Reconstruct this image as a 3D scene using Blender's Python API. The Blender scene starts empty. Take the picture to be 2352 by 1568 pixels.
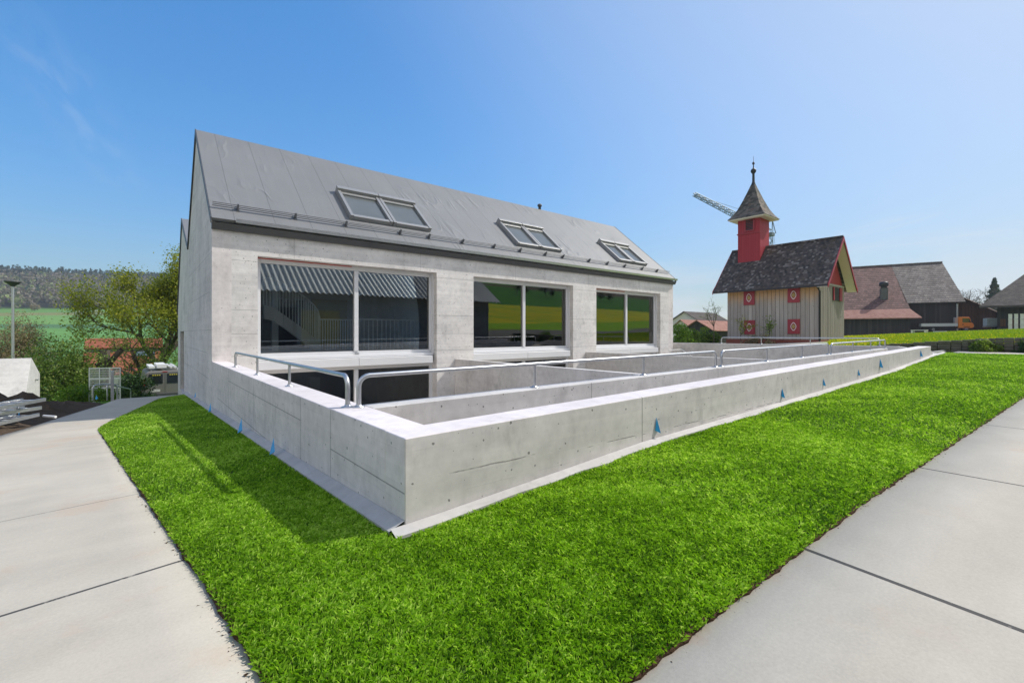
import bpy, bmesh, math, random
import numpy as np
from mathutils import Vector, Matrix
H = 1.55                      # eye height in metres; lengths marked (h) are in eye heights
S = bpy.context.scene
COL = S.collection
rad = math.radians
# ------------------------------------------------------------------ camera measurement
F = 1047.6; CX = 1176.0; HY = 764.0; HEAD = rad(50.8)
CF = (math.cos(HEAD), math.sin(HEAD)); CR = (math.sin(HEAD), -math.cos(HEAD))
def ray(px, py):
    a = (px-CX)/F; b = (HY-py)/F
    return Vector((CF[0]+a*CR[0], CF[1]+a*CR[1], b))
def atd(px, py, d): r = ray(px, py); return Vector((r.x*d, r.y*d, 1+r.z*d))
def onV(px, py, V): r = ray(px, py); return atd(px, py, V/r.y)
def onU(px, py, U): r = ray(px, py); return atd(px, py, U/r.x)
def onZ(px, py, z): r = ray(px, py); return atd(px, py, (z-1)/r.z)
# ------------------------------------------------------------------ terrain (h)
gu = np.array([(-60,-.3),(-20,0),(.99,0),(2.91,.11),(5.95,.17),(10.2,.26),(14.1,.42),(16.5,.47),(17.95,.48),(18.15,.72),(20,.78),(25,.88),(30,.97),(45,1.15),(60,1.24),(63,1.34),(66,1.46),(80,1.5),(120,1.5),(400,0),(3000,-8)])
gv = np.array([(2.03,0),(16,-.75),(17.5,-.98),(19,-1.3),(21,-1.62),(26,-1.95),(45,-3.6),(80,-5.5),(120,-6),(3000,-6)])
gb = np.array([(0,0),(4,0),(9,.35),(25,1.5),(75,7),(280,50),(600,98),(900,110),(3000,110)])
hp = np.array([(0,0),(85,0),(110,.6),(200,8.),(420,22),(600,57),(680,65),(760,68),(3000,68)])
def zg(U, V):
    U = np.asarray(U, float); V = np.asarray(V, float)
    z = np.interp(U, gu[:,0], gu[:,1]) + np.interp(V, gv[:,0], gv[:,1]) + np.interp(-V, gb[:,0], gb[:,1])
    r = np.hypot(U, V); ang = np.degrees(np.arctan2(V, U))
    w = np.clip((ang-62)/18, 0, 1)*np.clip((150-ang)/15, 0, 1); w = w*w*(3-2*w)
    tilt = 1
    rip = np.clip(r-120, 0, 400)/400*(2.0*np.sin(U*.021+1.0)+1.6*np.sin(V*.017+U*.009))
    z = z + (np.interp(r, hp[:,0], hp[:,1])*tilt + rip)*w
    return z
def gz(U, V): return float(zg(U, V))
def onG(px, py, off=0.):
    r = ray(px, py); d0 = .4; d = .4
    while d < 2500:
        if 1+r.z*d < gz(r.x*d, r.y*d)+off: break
        d0 = d; d *= 1.02
    for _ in range(30):
        m = (d0+d)/2
        if 1+r.z*m < gz(r.x*m, r.y*m)+off: d = m
        else: d0 = m
    return atd(px, py, d)
# ------------------------------------------------------------------ objects
def tag(o, label=None, cat=None, group=None, kind=None):
    if label: o['label'] = label
    if cat: o['category'] = cat
    if group: o['group'] = group
    if kind: o['kind'] = kind
    return o
def thing(name, label, cat, loc=(0,0,0), rot=0, group=None):
    o = bpy.data.objects.new(name, None); COL.objects.link(o)
    o.location = Vector(loc)*H; o.rotation_euler = (0,0,rot); o.empty_display_size = .2
    return tag(o, label, cat, group)
def root(o):
    while o.parent: o = o.parent
    return o
def finish(name, me, m, parent=None, loc=None, rot=0, local=False, label=None, cat=None, group=None, kind=None):
    o = bpy.data.objects.new(name, me); COL.objects.link(o)
    if m is not None: me.materials.append(m)
    if parent is not None:
        o.parent = parent
        if not local: me.transform(Matrix.Translation(-root(parent).location))
    elif loc is not None:
        o.location = Vector(loc)*H; o.rotation_euler = (0,0,rot)
        if not local: me.transform(Matrix.Translation(-o.location))
    return tag(o, label, cat, group, kind)
def copy_tree(o, parent=None):
    c = o.copy(); COL.objects.link(c)
    if parent is not None: c.parent = parent
    for ch in list(o.children): copy_tree(ch, c)
    return c
class MB:
    def __init__(s): s.v = []; s.f = []; s.sm = []
    def add(s, vs, fs, smooth=False):
        b = len(s.v); s.v += [tuple(x) for x in vs]
        for f in fs: s.f.append(tuple(b+i for i in f)); s.sm.append(smooth)
        return s
    def box(s, x0, x1, y0, y1, z0, z1):
        return s.add([(x0,y0,z0),(x1,y0,z0),(x1,y1,z0),(x0,y1,z0),(x0,y0,z1),(x1,y0,z1),(x1,y1,z1),(x0,y1,z1)],
                     [(0,3,2,1),(4,5,6,7),(0,1,5,4),(1,2,6,5),(2,3,7,6),(3,0,4,7)])
    def hexa(s, p): return s.add(p, [(0,3,2,1),(4,5,6,7),(0,1,5,4),(1,2,6,5),(2,3,7,6),(3,0,4,7)])
    def prism(s, poly, axis, a0, a1):
        n = len(poly)
        def mk(q, a):
            return {'x':(a,q[0],q[1]),'y':(q[0],a,q[1]),'z':(q[0],q[1],a)}[axis]
        vs = [mk(q,a0) for q in poly]+[mk(q,a1) for q in poly]
        return s.add(vs, [tuple(range(n))[::-1], tuple(range(n,2*n))]+[(i,(i+1)%n,n+(i+1)%n,n+i) for i in range(n)])
    def tube(s, pts, r, n=8, cap=True, r1=None):
        pts = [Vector(p) for p in pts]; m = len(pts); rings = []
        up = None
        for i, p in enumerate(pts):
            t = (pts[min(i+1,m-1)]-pts[max(i-1,0)]).normalized()
            if up is None:
                up = Vector((0,0,1)) if abs(t.z) < .9 else Vector((1,0,0))
            x = t.cross(up).normalized(); up = x.cross(t).normalized()
            rr = r if r1 is None else r+(r1-r)*i/(m-1)
            rings.append([p+(x*math.cos(k*2*math.pi/n)+up*math.sin(k*2*math.pi/n))*rr for k in range(n)])
        vs = [v for rg in rings for v in rg]
        fs = [(i*n+k, i*n+(k+1)%n, (i+1)*n+(k+1)%n, (i+1)*n+k) for i in range(m-1) for k in range(n)]
        s.add(vs, fs, True)
        if cap: s.add(rings[0], [tuple(range(n))[::-1]]); s.add(rings[-1], [tuple(range(n))])
        return s
    def beam(s, p, q, w, h, up=(0,0,1)):
        p = Vector(p); q = Vector(q); t = (q-p).normalized(); x = t.cross(Vector(up)).normalized()*w/2; y = x.cross(t).normalized()*h/2
        return s.hexa([p-x-y,p+x-y,q+x-y,q-x-y,p-x+y,p+x+y,q+x+y,q-x+y])
    def lathe(s, c, prof, n=16, rot=0, smooth=True):
        c = Vector(c); vs = []
        for r, z in prof:
            for k in range(n):
                a = rot+k*2*math.pi/n; vs.append(c+Vector((r*math.cos(a), r*math.sin(a), z)))
        m = len(prof)
        s.add(vs, [(i*n+k,i*n+(k+1)%n,(i+1)*n+(k+1)%n,(i+1)*n+k) for i in range(m-1) for k in range(n)], smooth)
        s.add(vs[:n], [tuple(range(n))[::-1]]); s.add(vs[-n:], [tuple(range(n))])
        return s
    def wheel(s, c, axis, r, w, n=20):
        c = Vector(c); A = Vector(axis).normalized(); up = Vector((0,0,1)); x = A.cross(up).normalized()
        prof = [(r*.55,-w/2),(r*.95,-w/2),(r,-w*.35),(r,w*.35),(r*.95,w/2),(r*.55,w/2)]
        vs = []
        for rr, o in prof:
            for k in range(n): vs.append(c+A*o+(x*math.cos(k*2*math.pi/n)+up*math.sin(k*2*math.pi/n))*rr)
        m = len(prof)
        s.add(vs, [(i*n+k,i*n+(k+1)%n,(i+1)*n+(k+1)%n,(i+1)*n+k) for i in range(m-1) for k in range(n)], True)
        s.add(vs[:n], [tuple(range(n))[::-1]]); s.add(vs[-n:], [tuple(range(n))]); return s
    def build(s, name, m, parent=None, k=H, bevel=0, seg=2, **kw):
        me = bpy.data.meshes.new(name)
        me.from_pydata([(x*k,y*k,z*k) for x,y,z in s.v], [], s.f)
        me.polygons.foreach_set('use_smooth', s.sm)
        bm = bmesh.new(); bm.from_mesh(me)
        bmesh.ops.recalc_face_normals(bm, faces=bm.faces)
        if bevel:
            ed = [e for e in bm.edges if len(e.link_faces) == 2 and e.calc_face_angle(0) > .5]
            bmesh.ops.bevel(bm, geom=ed, offset=bevel, segments=seg, affect='EDGES', profile=.5)
        bm.to_mesh(me); bm.free()
        return finish(name, me, m, parent, **kw)
def npmesh(name, V, nper, vals=None, smooth=False):
    """V: (N*nper,3) array in metres of separate polygons with nper corners; vals: (N,) stored as attribute v"""
    me = bpy.data.meshes.new(name); n = len(V); N = n//nper
    me.vertices.add(n); me.vertices.foreach_set('co', np.ascontiguousarray(V, np.float32).ravel())
    me.loops.add(n); me.loops.foreach_set('vertex_index', np.arange(n, dtype=np.int32))
    me.polygons.add(N); me.polygons.foreach_set('loop_start', np.arange(0, n, nper, dtype=np.int32))
    me.update(calc_edges=True)
    if vals is not None:
        a = me.attributes.new('v', 'FLOAT', 'FACE'); a.data.foreach_set('value', np.asarray(vals, np.float32))
    return me
# ------------------------------------------------------------------ materials
class NT:
    def __init__(s, name):
        s.m = bpy.data.materials.new(name); s.m.use_nodes = True; s.t = s.m.node_tree; s.t.nodes.clear()
        s.out = s.n('ShaderNodeOutputMaterial')
    def n(s, typ, **kw):
        nd = s.t.nodes.new(typ)
        for k, v in kw.items(): setattr(nd, k, v)
        return nd
    def put(s, sock, val):
        if isinstance(val, bpy.types.NodeSocket): s.t.links.new(val, sock)
        elif hasattr(sock.default_value, '__len__'):
            if isinstance(val, (int,float)): val = (val,)*3
            val = tuple(val)
            sock.default_value = val+(1,) if len(sock.default_value) == 4 and len(val) == 3 else val
        else: sock.default_value = val
    def pos(s): return s.n('ShaderNodeNewGeometry').outputs['Position']
    def obj(s): return s.n('ShaderNodeTexCoord').outputs['Object']
    def vm(s, op, a, b):
        nd = s.n('ShaderNodeVectorMath', operation=op); s.put(nd.inputs[0], a); s.put(nd.inputs[1], b)
        return nd.outputs['Value'] if op in ('DOT_PRODUCT','LENGTH') else nd.outputs[0]
    def mt(s, op, a, b=0., c=0., clamp=False):
        nd = s.n('ShaderNodeMath', operation=op, use_clamp=clamp)
        for i, x in enumerate((a,b,c)): s.put(nd.inputs[i], x)
        return nd.outputs[0]
    def xyz(s, v):
        nd = s.n('ShaderNodeSeparateXYZ'); s.put(nd.inputs[0], v); return nd.outputs
    def comb(s, x, y, z=0.):
        nd = s.n('ShaderNodeCombineXYZ')
        for i, q in enumerate((x,y,z)): s.put(nd.inputs[i], q)
        return nd.outputs[0]
    def noise(s, vec, scale, detail=4., rough=.55, dist=0.):
        nd = s.n('ShaderNodeTexNoise'); s.put(nd.inputs['Vector'], vec); nd.inputs['Scale'].default_value = scale
        nd.inputs['Detail'].default_value = detail; nd.inputs['Roughness'].default_value = rough; nd.inputs['Distortion'].default_value = dist
        return nd.outputs['Fac']
    def white(s, vec):
        nd = s.n('ShaderNodeTexWhiteNoise', noise_dimensions='3D'); s.put(nd.inputs['Vector'], vec); return nd.outputs['Value']
    def voro(s, vec, scale, feat='F1', dim='3D'):
        nd = s.n('ShaderNodeTexVoronoi', feature=feat, voronoi_dimensions=dim); s.put(nd.inputs['Vector'], vec); nd.inputs['Scale'].default_value = scale
        return nd.outputs
    def ramp(s, fac, stops, interp='LINEAR'):
        nd = s.n('ShaderNodeValToRGB'); s.put(nd.inputs[0], fac); cr = nd.color_ramp; cr.interpolation = interp
        while len(cr.elements) < len(stops): cr.elements.new(.5)
        for e, (p, c) in zip(cr.elements, stops):
            e.position = p
            if isinstance(c, (int,float)): c = (c,c,c)
            e.color = tuple(c)+(1,)
        return nd.outputs[0]
    def sstep(s, x, a, b):
        nd = s.n('ShaderNodeMapRange', interpolation_type='SMOOTHSTEP'); s.put(nd.inputs[0], x)
        nd.inputs[1].default_value = a; nd.inputs[2].default_value = b; return nd.outputs[0]
    def lin(s, x, a, b, c=0., d=1.):
        nd = s.n('ShaderNodeMapRange'); s.put(nd.inputs[0], x)
        for i, q in enumerate((a,b,c,d)): nd.inputs[1+i].default_value = q
        return nd.outputs[0]
    def mix(s, fac, a, b, mode='MIX'):
        nd = s.n('ShaderNodeMix', data_type='RGBA', blend_type=mode); s.put(nd.inputs[0], fac); s.put(nd.inputs[6], a); s.put(nd.inputs[7], b)
        return nd.outputs[2]
    def attr(s, name): nd = s.n('ShaderNodeAttribute', attribute_name=name); return nd.outputs
    def bump(s, h, strength=.3, dist=.01):
        nd = s.n('ShaderNodeBump'); s.put(nd.inputs['Height'], h); nd.inputs['Strength'].default_value = strength; nd.inputs['Distance'].default_value = dist
        return nd.outputs[0]
    def bsdf(s, col, rough=.6, metal=0., spec=.5, normal=None, **kw):
        nd = s.n('ShaderNodeBsdfPrincipled'); s.put(nd.inputs['Base Color'], col); s.put(nd.inputs['Roughness'], rough)
        s.put(nd.inputs['Metallic'], metal); s.put(nd.inputs['Specular IOR Level'], spec)
        if normal is not None: s.t.links.new(normal, nd.inputs['Normal'])
        for k, v in kw.items(): s.put(nd.inputs[k], v)
        s.t.links.new(nd.outputs[0], s.out.inputs[0]); return s.m
def plain(name, c, rough=.5, metal=0., spec=.5, var=.12, scale=6., bump=0.):
    t = NT(name); p = t.obj(); f = t.noise(p, scale, 5.)
    col = t.mix(f, [x*(1-var) for x in c], [min(1,x*(1+var)) for x in c])
    return t.bsdf(col, rough, metal, spec, t.bump(f, bump, .01) if bump else None)
def concrete(name, base, joints=(), streak=.10, pores=1., tone=(1.,.967,.935), vert=.0, rough=.75, seed=0., board=.03):
    """joints: (axis, pos, halfwidth, other axis or None, lo, hi) in metres, world axes"""
    t = NT(name); p0 = t.pos(); p = t.vm('ADD', p0, (seed,seed*.7,seed*.3)); o = t.xyz(p0)
    a = t.noise(p, .8, 6., .6); b = t.noise(t.vm('MULTIPLY', p, (.5,.5,9.)), 1.0, 4.); c = t.noise(p, 7., 6., .65)
    d = t.noise(t.vm('MULTIPLY', p, (7.,7.,.5)), 1.0, 3.)
    val = t.mt('ADD', t.mt('MULTIPLY_ADD', a, .62, .56), t.mt('MULTIPLY_ADD', b, streak*2, -streak))
    val = t.mt('ADD', val, t.mt('MULTIPLY_ADD', c, .46, -.15))
    val = t.mt('ADD', val, t.mt('MULTIPLY_ADD', d, vert*2, -vert))
    bz = t.mt('DIVIDE', o[2], .13); bi = t.mt('FLOOR', bz); bf = t.mt('FRACT', bz)
    ci = t.mt('FLOOR', t.mt('DIVIDE', t.mt('ADD', o[0], o[1]), 2.1)); bt = t.white(t.comb(bi, ci, 4.))
    val = t.mt('ADD', val, t.mt('MULTIPLY_ADD', bt, board*2, -board)); bl = t.mt('MULTIPLY', t.mt('LESS_THAN', bf, .07), t.mt('MULTIPLY', t.sstep(t.noise(p, 1.7, 3.), .42, .6), -board*2.2))
    val = t.mt('ADD', val, bl)
    face = t.mt('LESS_THAN', t.mt('ABSOLUTE', t.xyz(t.n('ShaderNodeNewGeometry').outputs['True Normal'])[2]), .5)
    p2 = t.comb(t.mt('ADD', o[0], o[1]), o[2], 0.); p2 = t.vm('ADD', p2, t.vm('MULTIPLY', t.comb(t.noise(p, 30., 2.), t.noise(p, 33., 2.), 0.), (.02,.02,0)))
    vo = t.voro(p2, 3.6, dim='2D'); r = t.white(t.vm('MULTIPLY', vo['Position'], 31.7))
    rr = t.mt('MULTIPLY', t.sstep(r, .3, 1.), .050*pores)
    pm = t.mt('LESS_THAN', vo['Distance'], rr)
    vo2 = t.voro(p2, 9., dim='2D'); r2 = t.white(t.vm('MULTIPLY', vo2['Position'], 17.1))
    pm2 = t.mt('LESS_THAN', vo2['Distance'], t.mt('MULTIPLY', t.sstep(r2, .62, 1.), .085*pores))
    m = t.mt('MULTIPLY', t.mt('MAXIMUM', pm, pm2), face)
    hole = t.mt('MULTIPLY', m, -.62)
    val = t.mt('MULTIPLY', val, t.mt('ADD', 1., hole))
    stn = t.mt('MULTIPLY', t.sstep(t.noise(t.vm('MULTIPLY', p, (1.,1.,.6)), 1.6, 7., .68), .53, .72), -.24)
    val = t.mt('MULTIPLY', val, t.mt('ADD', 1., stn))
    ln = None
    for ax, q, w, ox, lo, hi in joints:
        wob = t.mt('MULTIPLY_ADD', t.noise(p, 1.3, 5., .7), .05, -.025) if w < 0 else 0.
        x = t.mt('ADD', o[ax], wob) if w < 0 else o[ax]
        e = t.mt('LESS_THAN', t.mt('ABSOLUTE', t.mt('SUBTRACT', x, q)), abs(w))
        if ox is not None:
            e = t.mt('MULTIPLY', e, t.mt('MULTIPLY', t.mt('GREATER_THAN', o[ox], lo), t.mt('LESS_THAN', o[ox], hi)))
        if w < 0: e = t.mt('MULTIPLY', e, t.sstep(t.noise(p, 3.5, 3.), .42, .55))
        ln = e if ln is None else t.mt('MAXIMUM', ln, e)
    hgt = t.mt('ADD', t.mt('MULTIPLY', c, .3), t.mt('MULTIPLY', m, -1.))
    if ln is not None:
        val = t.mt('MULTIPLY', val, t.mt('MULTIPLY_ADD', ln, -.5, 1.)); hgt = t.mt('ADD', hgt, t.mt('MULTIPLY', ln, -1.5))
    col = t.vm('MULTIPLY', t.comb(val,val,val), [base*x for x in tone])
    return t.bsdf(col, rough, 0., .35, t.bump(hgt, .35, .006))
def leafmat(name, c1, c2, trans=.3, c3=None):
    t = NT(name); v = t.attr('v')['Fac']
    stops = [(0.,c1),(1.,c2)] if c3 is None else [(0.,c1),(.62,c2),(1.,c3)]
    col = t.ramp(v, stops)
    d = t.n('ShaderNodeBsdfPrincipled'); t.put(d.inputs['Base Color'], col); d.inputs['Roughness'].default_value = .55; d.inputs['Specular IOR Level'].default_value = .3
    tr = t.n('ShaderNodeBsdfTranslucent'); t.put(tr.inputs[0], t.vm('MULTIPLY', col, (1.25,1.35,.6)))
    mx = t.n('ShaderNodeMixShader'); mx.inputs[0].default_value = trans
    t.t.links.new(d.outputs[0], mx.inputs[1]); t.t.links.new(tr.outputs[0], mx.inputs[2]); t.t.links.new(mx.outputs[0], t.out.inputs[0])
    return t.m
def tiles(name, cols, along, tw, th, contrast=.5, moss=None, bumpd=.03, mortar=.35):
    """tile roof: along = unit direction (x,y) of the ridge in object space; tw tile width, th row height measured in z; colours random per tile"""
    t = NT(name); p = t.obj(); o = t.xyz(p)
    u = t.vm('DOT_PRODUCT', p, (along[0],along[1],0)); row = t.mt('DIVIDE', o[2], th); ri = t.mt('FLOOR', row); rf = t.mt('FRACT', row)
    uu = t.mt('ADD', t.mt('DIVIDE', u, tw), t.mt('MULTIPLY', t.mt('MODULO', ri, 2.), .5)); ui = t.mt('FLOOR', uu); uf = t.mt('FRACT', uu)
    rnd = t.white(t.comb(ui, ri, 3.))
    big = t.noise(p, .9, 4.)
    f = t.mt('ADD', t.mt('MULTIPLY', rnd, contrast), t.mt('MULTIPLY_ADD', big, 1-contrast, 0.))
    n = len(cols); col = t.ramp(f, [(.15+.75*i/(n-1), c) for i, c in enumerate(cols)])
    if moss is not None: col = t.mix(t.mt('MULTIPLY', t.sstep(t.noise(p, 2.2, 5.), .52, .68), .8), col, moss)
    edge = t.mt('LESS_THAN', rf, .2); side = t.mt('LESS_THAN', uf, .09)
    gap = t.mt('MAXIMUM', edge, t.mt('MULTIPLY', side, .6))
    col = t.mix(t.mt('MULTIPLY', gap, mortar), col, (.02,.018,.016))
    hgt = t.mt('ADD', t.mt('SUBTRACT', 1., rf), t.mt('MULTIPLY', rnd, .4))
    return t.bsdf(col, .85, 0., .2, t.bump(hgt, .8, bumpd))
def boards(name, c1, c2, along, w, rough=.85, top=None, gapc=.25, grey=None, bumpd=.01):
    """vertical boards; top=(z0,z1,colour): fresher wood under the eave"""
    t = NT(name); p = t.obj(); o = t.xyz(p); u = t.mt('DIVIDE', t.vm('DOT_PRODUCT', p, (along[0],along[1],0)), w)
    ui = t.mt('FLOOR', u); uf = t.mt('FRACT', u); rnd = t.white(t.comb(ui, 5., 1.))
    g = t.noise(t.vm('MULTIPLY', p, (14.,14.,.7)), 1., 5.); kn = t.voro(t.vm('MULTIPLY', p, (1.,1.,.5)), 4.)['Distance']
    f = t.mt('ADD', t.mt('MULTIPLY_ADD', rnd, .36, .07), t.mt('MULTIPLY', g, .6))
    col = t.ramp(f, [(.2,c1),(.9,c2)])
    if top:
        z = t.mt('ADD', o[2], t.mt('MULTIPLY_ADD', t.noise(t.vm('MULTIPLY', p, (6.,6.,.4)), 1., 3.), .9, -.45))
        tcol = t.mix(g, [x*.8 for x in top[2]], [x*1.2 for x in top[2]])
        col = t.mix(t.sstep(z, top[0], top[1]), col, tcol)
    col = t.mix(t.mt('MULTIPLY', t.mt('LESS_THAN', kn, .09), .55), col, (.08,.05,.03))
    gap = t.mt('LESS_THAN', uf, .07)
    col = t.mix(t.mt('MULTIPLY', gap, 1-gapc), col, (.02,.017,.014))
    return t.bsdf(col, rough, 0., .2, t.bump(t.mt('ADD', t.mt('MULTIPLY', gap, -1.), t.mt('MULTIPLY', g, .3)), .7, bumpd))
SUN_E = 2.15; SKY_S = .15; EXPO = 1.03; SKY_DUST = 1.2; CLOUD_C = (2.5,2.75,2.95); FILL_BANK_C = (3.75,3.6,3.45); LAWN_D = 1.15
# ------------------------------------------------------------------ camera, sun, sky
cam = bpy.data.cameras.new('camera'); cam.lens = 36*F/2352; cam.sensor_width = 36; cam.shift_y = -20/2352
cam.clip_start = .05; cam.clip_end = 9000
co = bpy.data.objects.new('camera', cam); COL.objects.link(co); co.location = (0,0,H); co.rotation_euler = (rad(90),0,HEAD-rad(90)); S.camera = co
SAZ, SEL = rad(-20), rad(45.5)
sd = Vector((math.cos(SAZ)*math.cos(SEL), math.sin(SAZ)*math.cos(SEL), math.sin(SEL)))
sl = bpy.data.lights.new('sun', 'SUN'); sl.energy = SUN_E; sl.angle = rad(.53); sl.color = (1,.95,.87)
so = bpy.data.objects.new('sun', sl); COL.objects.link(so); so.location = sd*60; so.rotation_euler = sd.to_track_quat('Z','Y').to_euler()
W = bpy.data.worlds.new('World'); S.world = W; W.use_nodes = True; nt = W.node_tree; nt.nodes.clear()
wt = NT.__new__(NT); wt.t = nt; wt.out = wt.n('ShaderNodeOutputWorld')
sky = wt.n('ShaderNodeTexSky', sky_type='NISHITA'); sky.sun_disc = False; sky.sun_elevation = SEL; sky.sun_rotation = math.pi/2-SAZ
sky.air_density = 1.0; sky.dust_density = SKY_DUST; sky.ozone_density = 2.2; sky.altitude = 450
dirv = wt.n('ShaderNodeTexCoord').outputs['Generated']; dx = wt.xyz(dirv)
hz = wt.mt('MAXIMUM', dx[2], .03); pl = wt.comb(wt.mt('DIVIDE', dx[0], hz), wt.mt('DIVIDE', dx[1], hz), 0.)
def cloudband(p0, p1, width, strength):      # thin cirrus along a line of the cloud layer
    a = ray(*p0); b = ray(*p1); a = Vector((a.x/a.z, a.y/a.z)); b = Vector((b.x/b.z, b.y/b.z)); t = (b-a); L = t.length; t /= L
    al = wt.mt('DIVIDE', wt.mt('SUBTRACT', wt.vm('DOT_PRODUCT', pl, (t.x,t.y,0)), a.dot(t)), L)
    ac = wt.mt('ABSOLUTE', wt.mt('SUBTRACT', wt.vm('DOT_PRODUCT', pl, (-t.y,t.x,0)), -t.y*a.x+t.x*a.y))
    f = wt.mt('MULTIPLY', wt.sstep(ac, width, 0.), wt.mt('MULTIPLY', wt.sstep(al, -.15, .2), wt.sstep(al, 1.2, .8)))
    w = wt.noise(wt.comb(wt.vm('DOT_PRODUCT', pl, (t.x*.8,t.y*.8,0)), wt.vm('DOT_PRODUCT', pl, (-t.y*4,t.x*4,0)), 0.), 3., 7., .65, .6)
    return wt.mt('MULTIPLY', wt.mt('MULTIPLY', f, wt.sstep(w, .38, .75)), strength)
c1 = cloudband((20,20), (290,440), .22, .11)
c2 = cloudband((1940,545), (2120,492), .3, 1.); c3 = cloudband((1940,575), (2500,505), 1.0, .9)
wis = wt.mt('MULTIPLY', wt.sstep(wt.noise(wt.vm('MULTIPLY', pl, (.5,1.3,1.)), 1.1, 8., .6, .8), .45, .8), wt.mt('MULTIPLY', wt.sstep(dx[0], .55, .95), .35))
low = wt.mt('MULTIPLY', wt.mt('MULTIPLY', wt.sstep(dx[2], .24, .02), wt.sstep(wt.noise(wt.vm('MULTIPLY', dirv, (3.,3.,14.)), 1.6, 6., .55), .35, .62)), wt.mt('MULTIPLY', wt.sstep(dx[0], .45, .8), .85))
veil = wt.mt('MULTIPLY', wt.sstep(wt.vm('DOT_PRODUCT', dirv, tuple(sd)), .32, .97), .38)
cl = wt.mt('ADD', wt.mt('MAXIMUM', c1, wt.mt('MAXIMUM', wis, wt.mt('MAXIMUM', low, veil))), wt.mt('MULTIPLY', wt.mt('MAXIMUM', c2, c3), .5), 0., True)
hs = wt.n('ShaderNodeHueSaturation'); hs.inputs['Saturation'].default_value = 1.38; nt.links.new(sky.outputs[0], hs.inputs['Color'])
lum = wt.vm('DOT_PRODUCT', hs.outputs[0], (.2,.7,.1)); fc = wt.mt('DIVIDE', 1., wt.mt('MULTIPLY_ADD', lum, .288, 1.))
skc = wt.vm('MULTIPLY', hs.outputs[0], wt.comb(fc, wt.mt('MULTIPLY', fc, 1.035), fc))
# unseen broken cloud bank added behind the camera as white fill light
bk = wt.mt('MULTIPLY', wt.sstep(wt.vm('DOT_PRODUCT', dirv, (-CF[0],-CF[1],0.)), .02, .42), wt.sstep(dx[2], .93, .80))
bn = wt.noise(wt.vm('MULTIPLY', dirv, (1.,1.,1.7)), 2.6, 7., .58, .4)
fill_bank = wt.mt('MULTIPLY', wt.mt('MULTIPLY', bk, wt.sstep(bn, .30, .56)), wt.sstep(dx[2], -.02, .04))
mixc = wt.mix(fill_bank, wt.mix(cl, skc, CLOUD_C), wt.mix(wt.noise(dirv, 5., 6.), [x*.75 for x in FILL_BANK_C], FILL_BANK_C))
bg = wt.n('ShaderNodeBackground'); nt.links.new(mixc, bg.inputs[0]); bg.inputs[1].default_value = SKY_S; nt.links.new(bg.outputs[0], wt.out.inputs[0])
S.view_settings.view_transform = 'Standard'; S.view_settings.look = 'None'; S.view_settings.exposure = EXPO; S.view_settings.gamma = 1
S.cycles.max_bounces = 8; S.cycles.transparent_max_bounces = 24; S.cycles.use_denoising = True
S.cycles.sample_clamp_indirect = 6; S.cycles.caustics_reflective = False; S.cycles.caustics_refractive = False
# ------------------------------------------------------------------ shared numbers (h)
UW, VW, VF, UE = .99, 2.03, 9.66, 15.85          # left wall plane, front wall plane, facade plane, end of the building
VR, ZR = 12.48, 5.58                              # ridge
def ledge(V):                                     # left edge of the lawn
    return np.interp(V, [.0,.83,1.463,8.5,8.9,9.6,11,14.3,15.3], [.42,.334,.27,-.45,-.43,-.35,-.135,.35,.93])
def redge(U): return .79-.06*(np.asarray(U)-1.04)
# ------------------------------------------------------------------ materials
M = {}
def jl(a, b, plane):                              # joint given by two measured points -> height on that plane
    p, q = (onU(*a, UW), onU(*b, UW)) if plane == 'U' else (onV(*a, VW), onV(*b, VW)); return p, q
J = []
for x, y in ((524.7,900),(582.5,930),(690.3,1000),(759,1060)):
    p = onU(x, y, UW); J.append((1, p.y*H, .007, 2, -3, .487*H-.01))
for a, b in (((524.7,874.4),(690,965)), ((759,1030.5),(929,1133.7)), ((500,913),(688,1075))):
    p, q = jl(a, b, 'U'); J.append((2, (p.z+q.z)/2*H, .006, 1, min(p.y,q.y)*H, max(p.y,q.y)*H))
for x, y in ((1475,950),(2053,830)):
    p = onV(x, y, VW); J.append((0, p.x*H, .008, 1, -5, VW*H+.05))
J.append((2, .27*H, -.006, 0, 1.05*H, 2.2*H)); J.append((2, .24*H, -.006, 0, 2.3*H, 7.5*H))
for zz, lo, hi in ((1.75,10.,14.),(2.45,9.7,14.5),(1.05,9.7,18.),(.62,10.5,16.),(.15,10.2,16.)):
    J.append((2, zz*H, .005, 1, lo*H, hi*H))
for q in (10.6,11.9,13.4,15.): J.append((1, q*H, .006, 2, -2, .62*H))
M['wall'] = concrete('board_formed_concrete', .72, J, tone=(1.04,.965,.965), streak=.10, vert=.06)
JF = [(2, z*H, .006, None, 0, 0) for z in (2.33,1.42,.98,.57)]+[(0, u*H, .005, 2, 2.45*H, 4.7) for u in (2.35,5.1,8.0,11.,13.7)]
M['facade'] = concrete('facade_concrete', .76, JF, streak=.16, pores=1.2, seed=3.)
M['gable'] = concrete('gable_concrete', .72, J[4:], tone=(1.03,.965,.94), streak=.10, vert=.11, pores=.7, seed=5.)
M['inner'] = concrete('terrace_concrete', .64, [(0, u*H, .007, None, 0, 0) for u in (3.45,6.,8.6,11.2,13.6)], streak=.10, seed=7.)
M['cap'] = concrete('pale_concrete', .52, (), streak=.03, pores=.4, seed=9.)
M['shed'] = concrete('shed_concrete', .62, (), streak=.06, pores=.6, seed=11.)
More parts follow.
